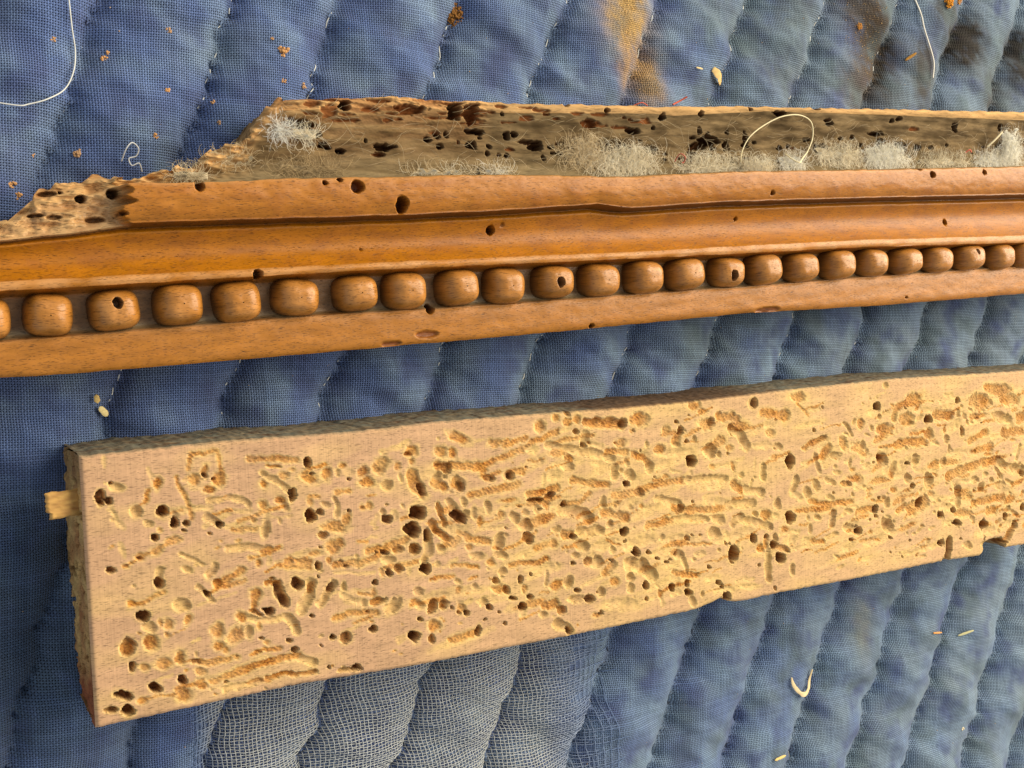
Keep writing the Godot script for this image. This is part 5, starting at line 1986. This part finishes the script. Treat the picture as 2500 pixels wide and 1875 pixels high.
	crumb("wood_crumb", "small orange crumb clump at the top edge right of the white thread", 108.0, -67.6, 1.2, lin(204, 144, 60), 42, 10)
	crumb("wood_crumb", "orange crumb between brown stains left of the white thread", 79.5, -60.5, 0.9, lin(196, 136, 60), 43, 9)
	crumb("wood_crumb", "tiny pale crumb on the lower right puffs near the bottom edge", 103.9, 83.0, 0.7, lin(220, 204, 168), 44, 5)
	# fine bored-wood dust on the stained puffs
	var mm := MultiMesh.new()
	mm.transform_format = MultiMesh.TRANSFORM_3D
	mm.use_colors = true
	mm.mesh = lump_mesh(0.2, 3, 0.8, 2)
	var where := []
	for k in 1100:
		var c := Vector2.ZERO
		var pick := rng.randf()
		if pick < 0.45:
			c = Vector2(25.5 + rng.randfn(0, 1.5), -58.0 + rng.randfn(0, 4.0))
		elif pick < 0.58:
			c = Vector2(29.6 + rng.randfn(0, 1.4), -48.6 + rng.randfn(0, 2.2))
		elif pick < 0.78:
			c = Vector2(81.0 + rng.randfn(0, 3.0), -59.0 + rng.randfn(0, 5.0))
		else:
			c = Vector2(rng.randf_range(-75, 125), rng.randf_range(-68, 90))
		where.append(c)
	mm.instance_count = where.size()
	for k in where.size():
		var s := rng.randf_range(0.18, 0.5) if k % 10 < 6 else rng.randf_range(0.25, 0.6)
		var b := Basis(Vector3(rng.randf(), rng.randf(), rng.randf()).normalized(), rng.randf() * TAU).scaled(Vector3.ONE * s)
		mm.set_instance_transform(k, Transform3D(b, on_quilt(where[k].x, where[k].y, 0.05) * MM))
		var cc := lin(206, 164, 100).lerp(lin(210, 188, 148), rng.randf() * 0.6)
		mm.set_instance_color(k, cc)
	var mi := MultiMeshInstance3D.new()
	mi.name = "sawdust"
	mi.multimesh = mm
	mi.material_override = crumb_mat
	add_child(mi)
	tag(mi, "fine orange wood dust sprinkled over the quilt", "sawdust")
	mi.set_meta("kind", "stuff")

	# chips and shavings
	var chip := lin(206, 184, 132)
	flat_sliver([on_quilt(43.4, -51.0, 0.3), on_quilt(44.8, -49.8, 1.0), on_quilt(46.6, -48.8, 0.5)], 1.5, lin(196, 168, 112), "wood_chip", "pale pointed wood chip lying on a puff behind the rail", "wood chip")
	flat_sliver([on_quilt(39.0, -50.8, 0.3), on_quilt(40.6, -50.6, 0.4)], 0.3, chip, "wood_chip", "tiny pale splinter left of the pointed wood chip", "wood chip")
	flat_sliver([on_quilt(91.4, -54.7, 0.4), on_quilt(93.8, -56.1, 0.5)], 0.6, lin(160, 118, 58), "wood_chip", "brownish splinter on the stained puff left of the white thread", "wood chip")
	flat_sliver([on_quilt(55.6, 60.4, 0.3), on_quilt(55.9, 61.8, 0.5), on_quilt(56.7, 63.0, 0.7), on_quilt(58.0, 64.2, 0.8), on_quilt(59.4, 64.6, 0.9), on_quilt(60.7, 64.0, 0.9), on_quilt(61.6, 62.6, 0.8), on_quilt(62.0, 60.6, 0.4)], 0.85, lin(208, 186, 142), "wood_shaving", "hook-shaped pale shaving on the lower right puffs", "shaving")
	flat_sliver([on_quilt(103.2, 62.7, 0.4), on_quilt(106.5, 61.9, 0.6)], 0.55, lin(214, 204, 150), "wood_chip", "pale straight splinter right of the hook-shaped shaving", "wood chip")
	flat_sliver([on_quilt(93.4, 59.6, 0.4), on_quilt(97.4, 60.6, 0.6)], 0.45, lin(204, 146, 88), "wood_chip", "reddish splinter across a seam below the board", "wood chip")
	flat_sliver([on_quilt(50.2, 74.9, 0.4), on_quilt(53.2, 74.8, 0.6)], 0.6, lin(222, 190, 120), "wood_chip", "pale splinter at the bottom edge below the hook-shaped shaving", "wood chip")
	flat_sliver([on_quilt(-62.4, -4.6, 0.8), on_quilt(-62.3, -3.4, 1.1)], 0.8, lin(206, 176, 110), "wood_chip", "upper yellow flake in the seam between rail and board", "wood chip")
	flat_sliver([on_quilt(-62.1, -2.9, 0.8), on_quilt(-61.5, -2.2, 1.1), on_quilt(-61.0, -1.5, 0.9)], 0.9, lin(226, 206, 146), "wood_chip", "lower pale flake in the seam between rail and board", "wood chip")


func crumb(called: String, label: String, x: float, z: float, r: float, c: Color, sd: int, grains: int) -> void:
	var m := MeshInstance3D.new()
	m.name = numbered(called)
	m.mesh = lump_mesh(r * (1.0 if grains > 8 else 0.85), sd, 0.62, grains * (14 if grains > 8 else 3), 0.17 if grains > 8 else 0.55)
	var mat := StandardMaterial3D.new()
	mat.albedo_color = c.linear_to_srgb()
	mat.roughness = 0.9
	mat.metallic_specular = 0.2
	m.material_override = mat
	m.position = on_quilt(x, z, -0.1) * MM
	add_child(m)
	tag(m, label, "crumb", "crumbs of bored wood on the quilt")


func _ready() -> void:
	camera_and_light()
	rng.seed = 7
	noise_a.seed = 1
	noise_a.frequency = 0.06
	noise_a.fractal_octaves = 3
	noise_a.fractal_gain = 0.36
	noise_b.seed = 2
	noise_b.frequency = 0.11
	noise_b.fractal_octaves = 3
	noise_c.seed = 3
	noise_c.frequency = 0.11
	noise_c.fractal_octaves = 2
	quilt()
	rail()
	board()
	small_things()
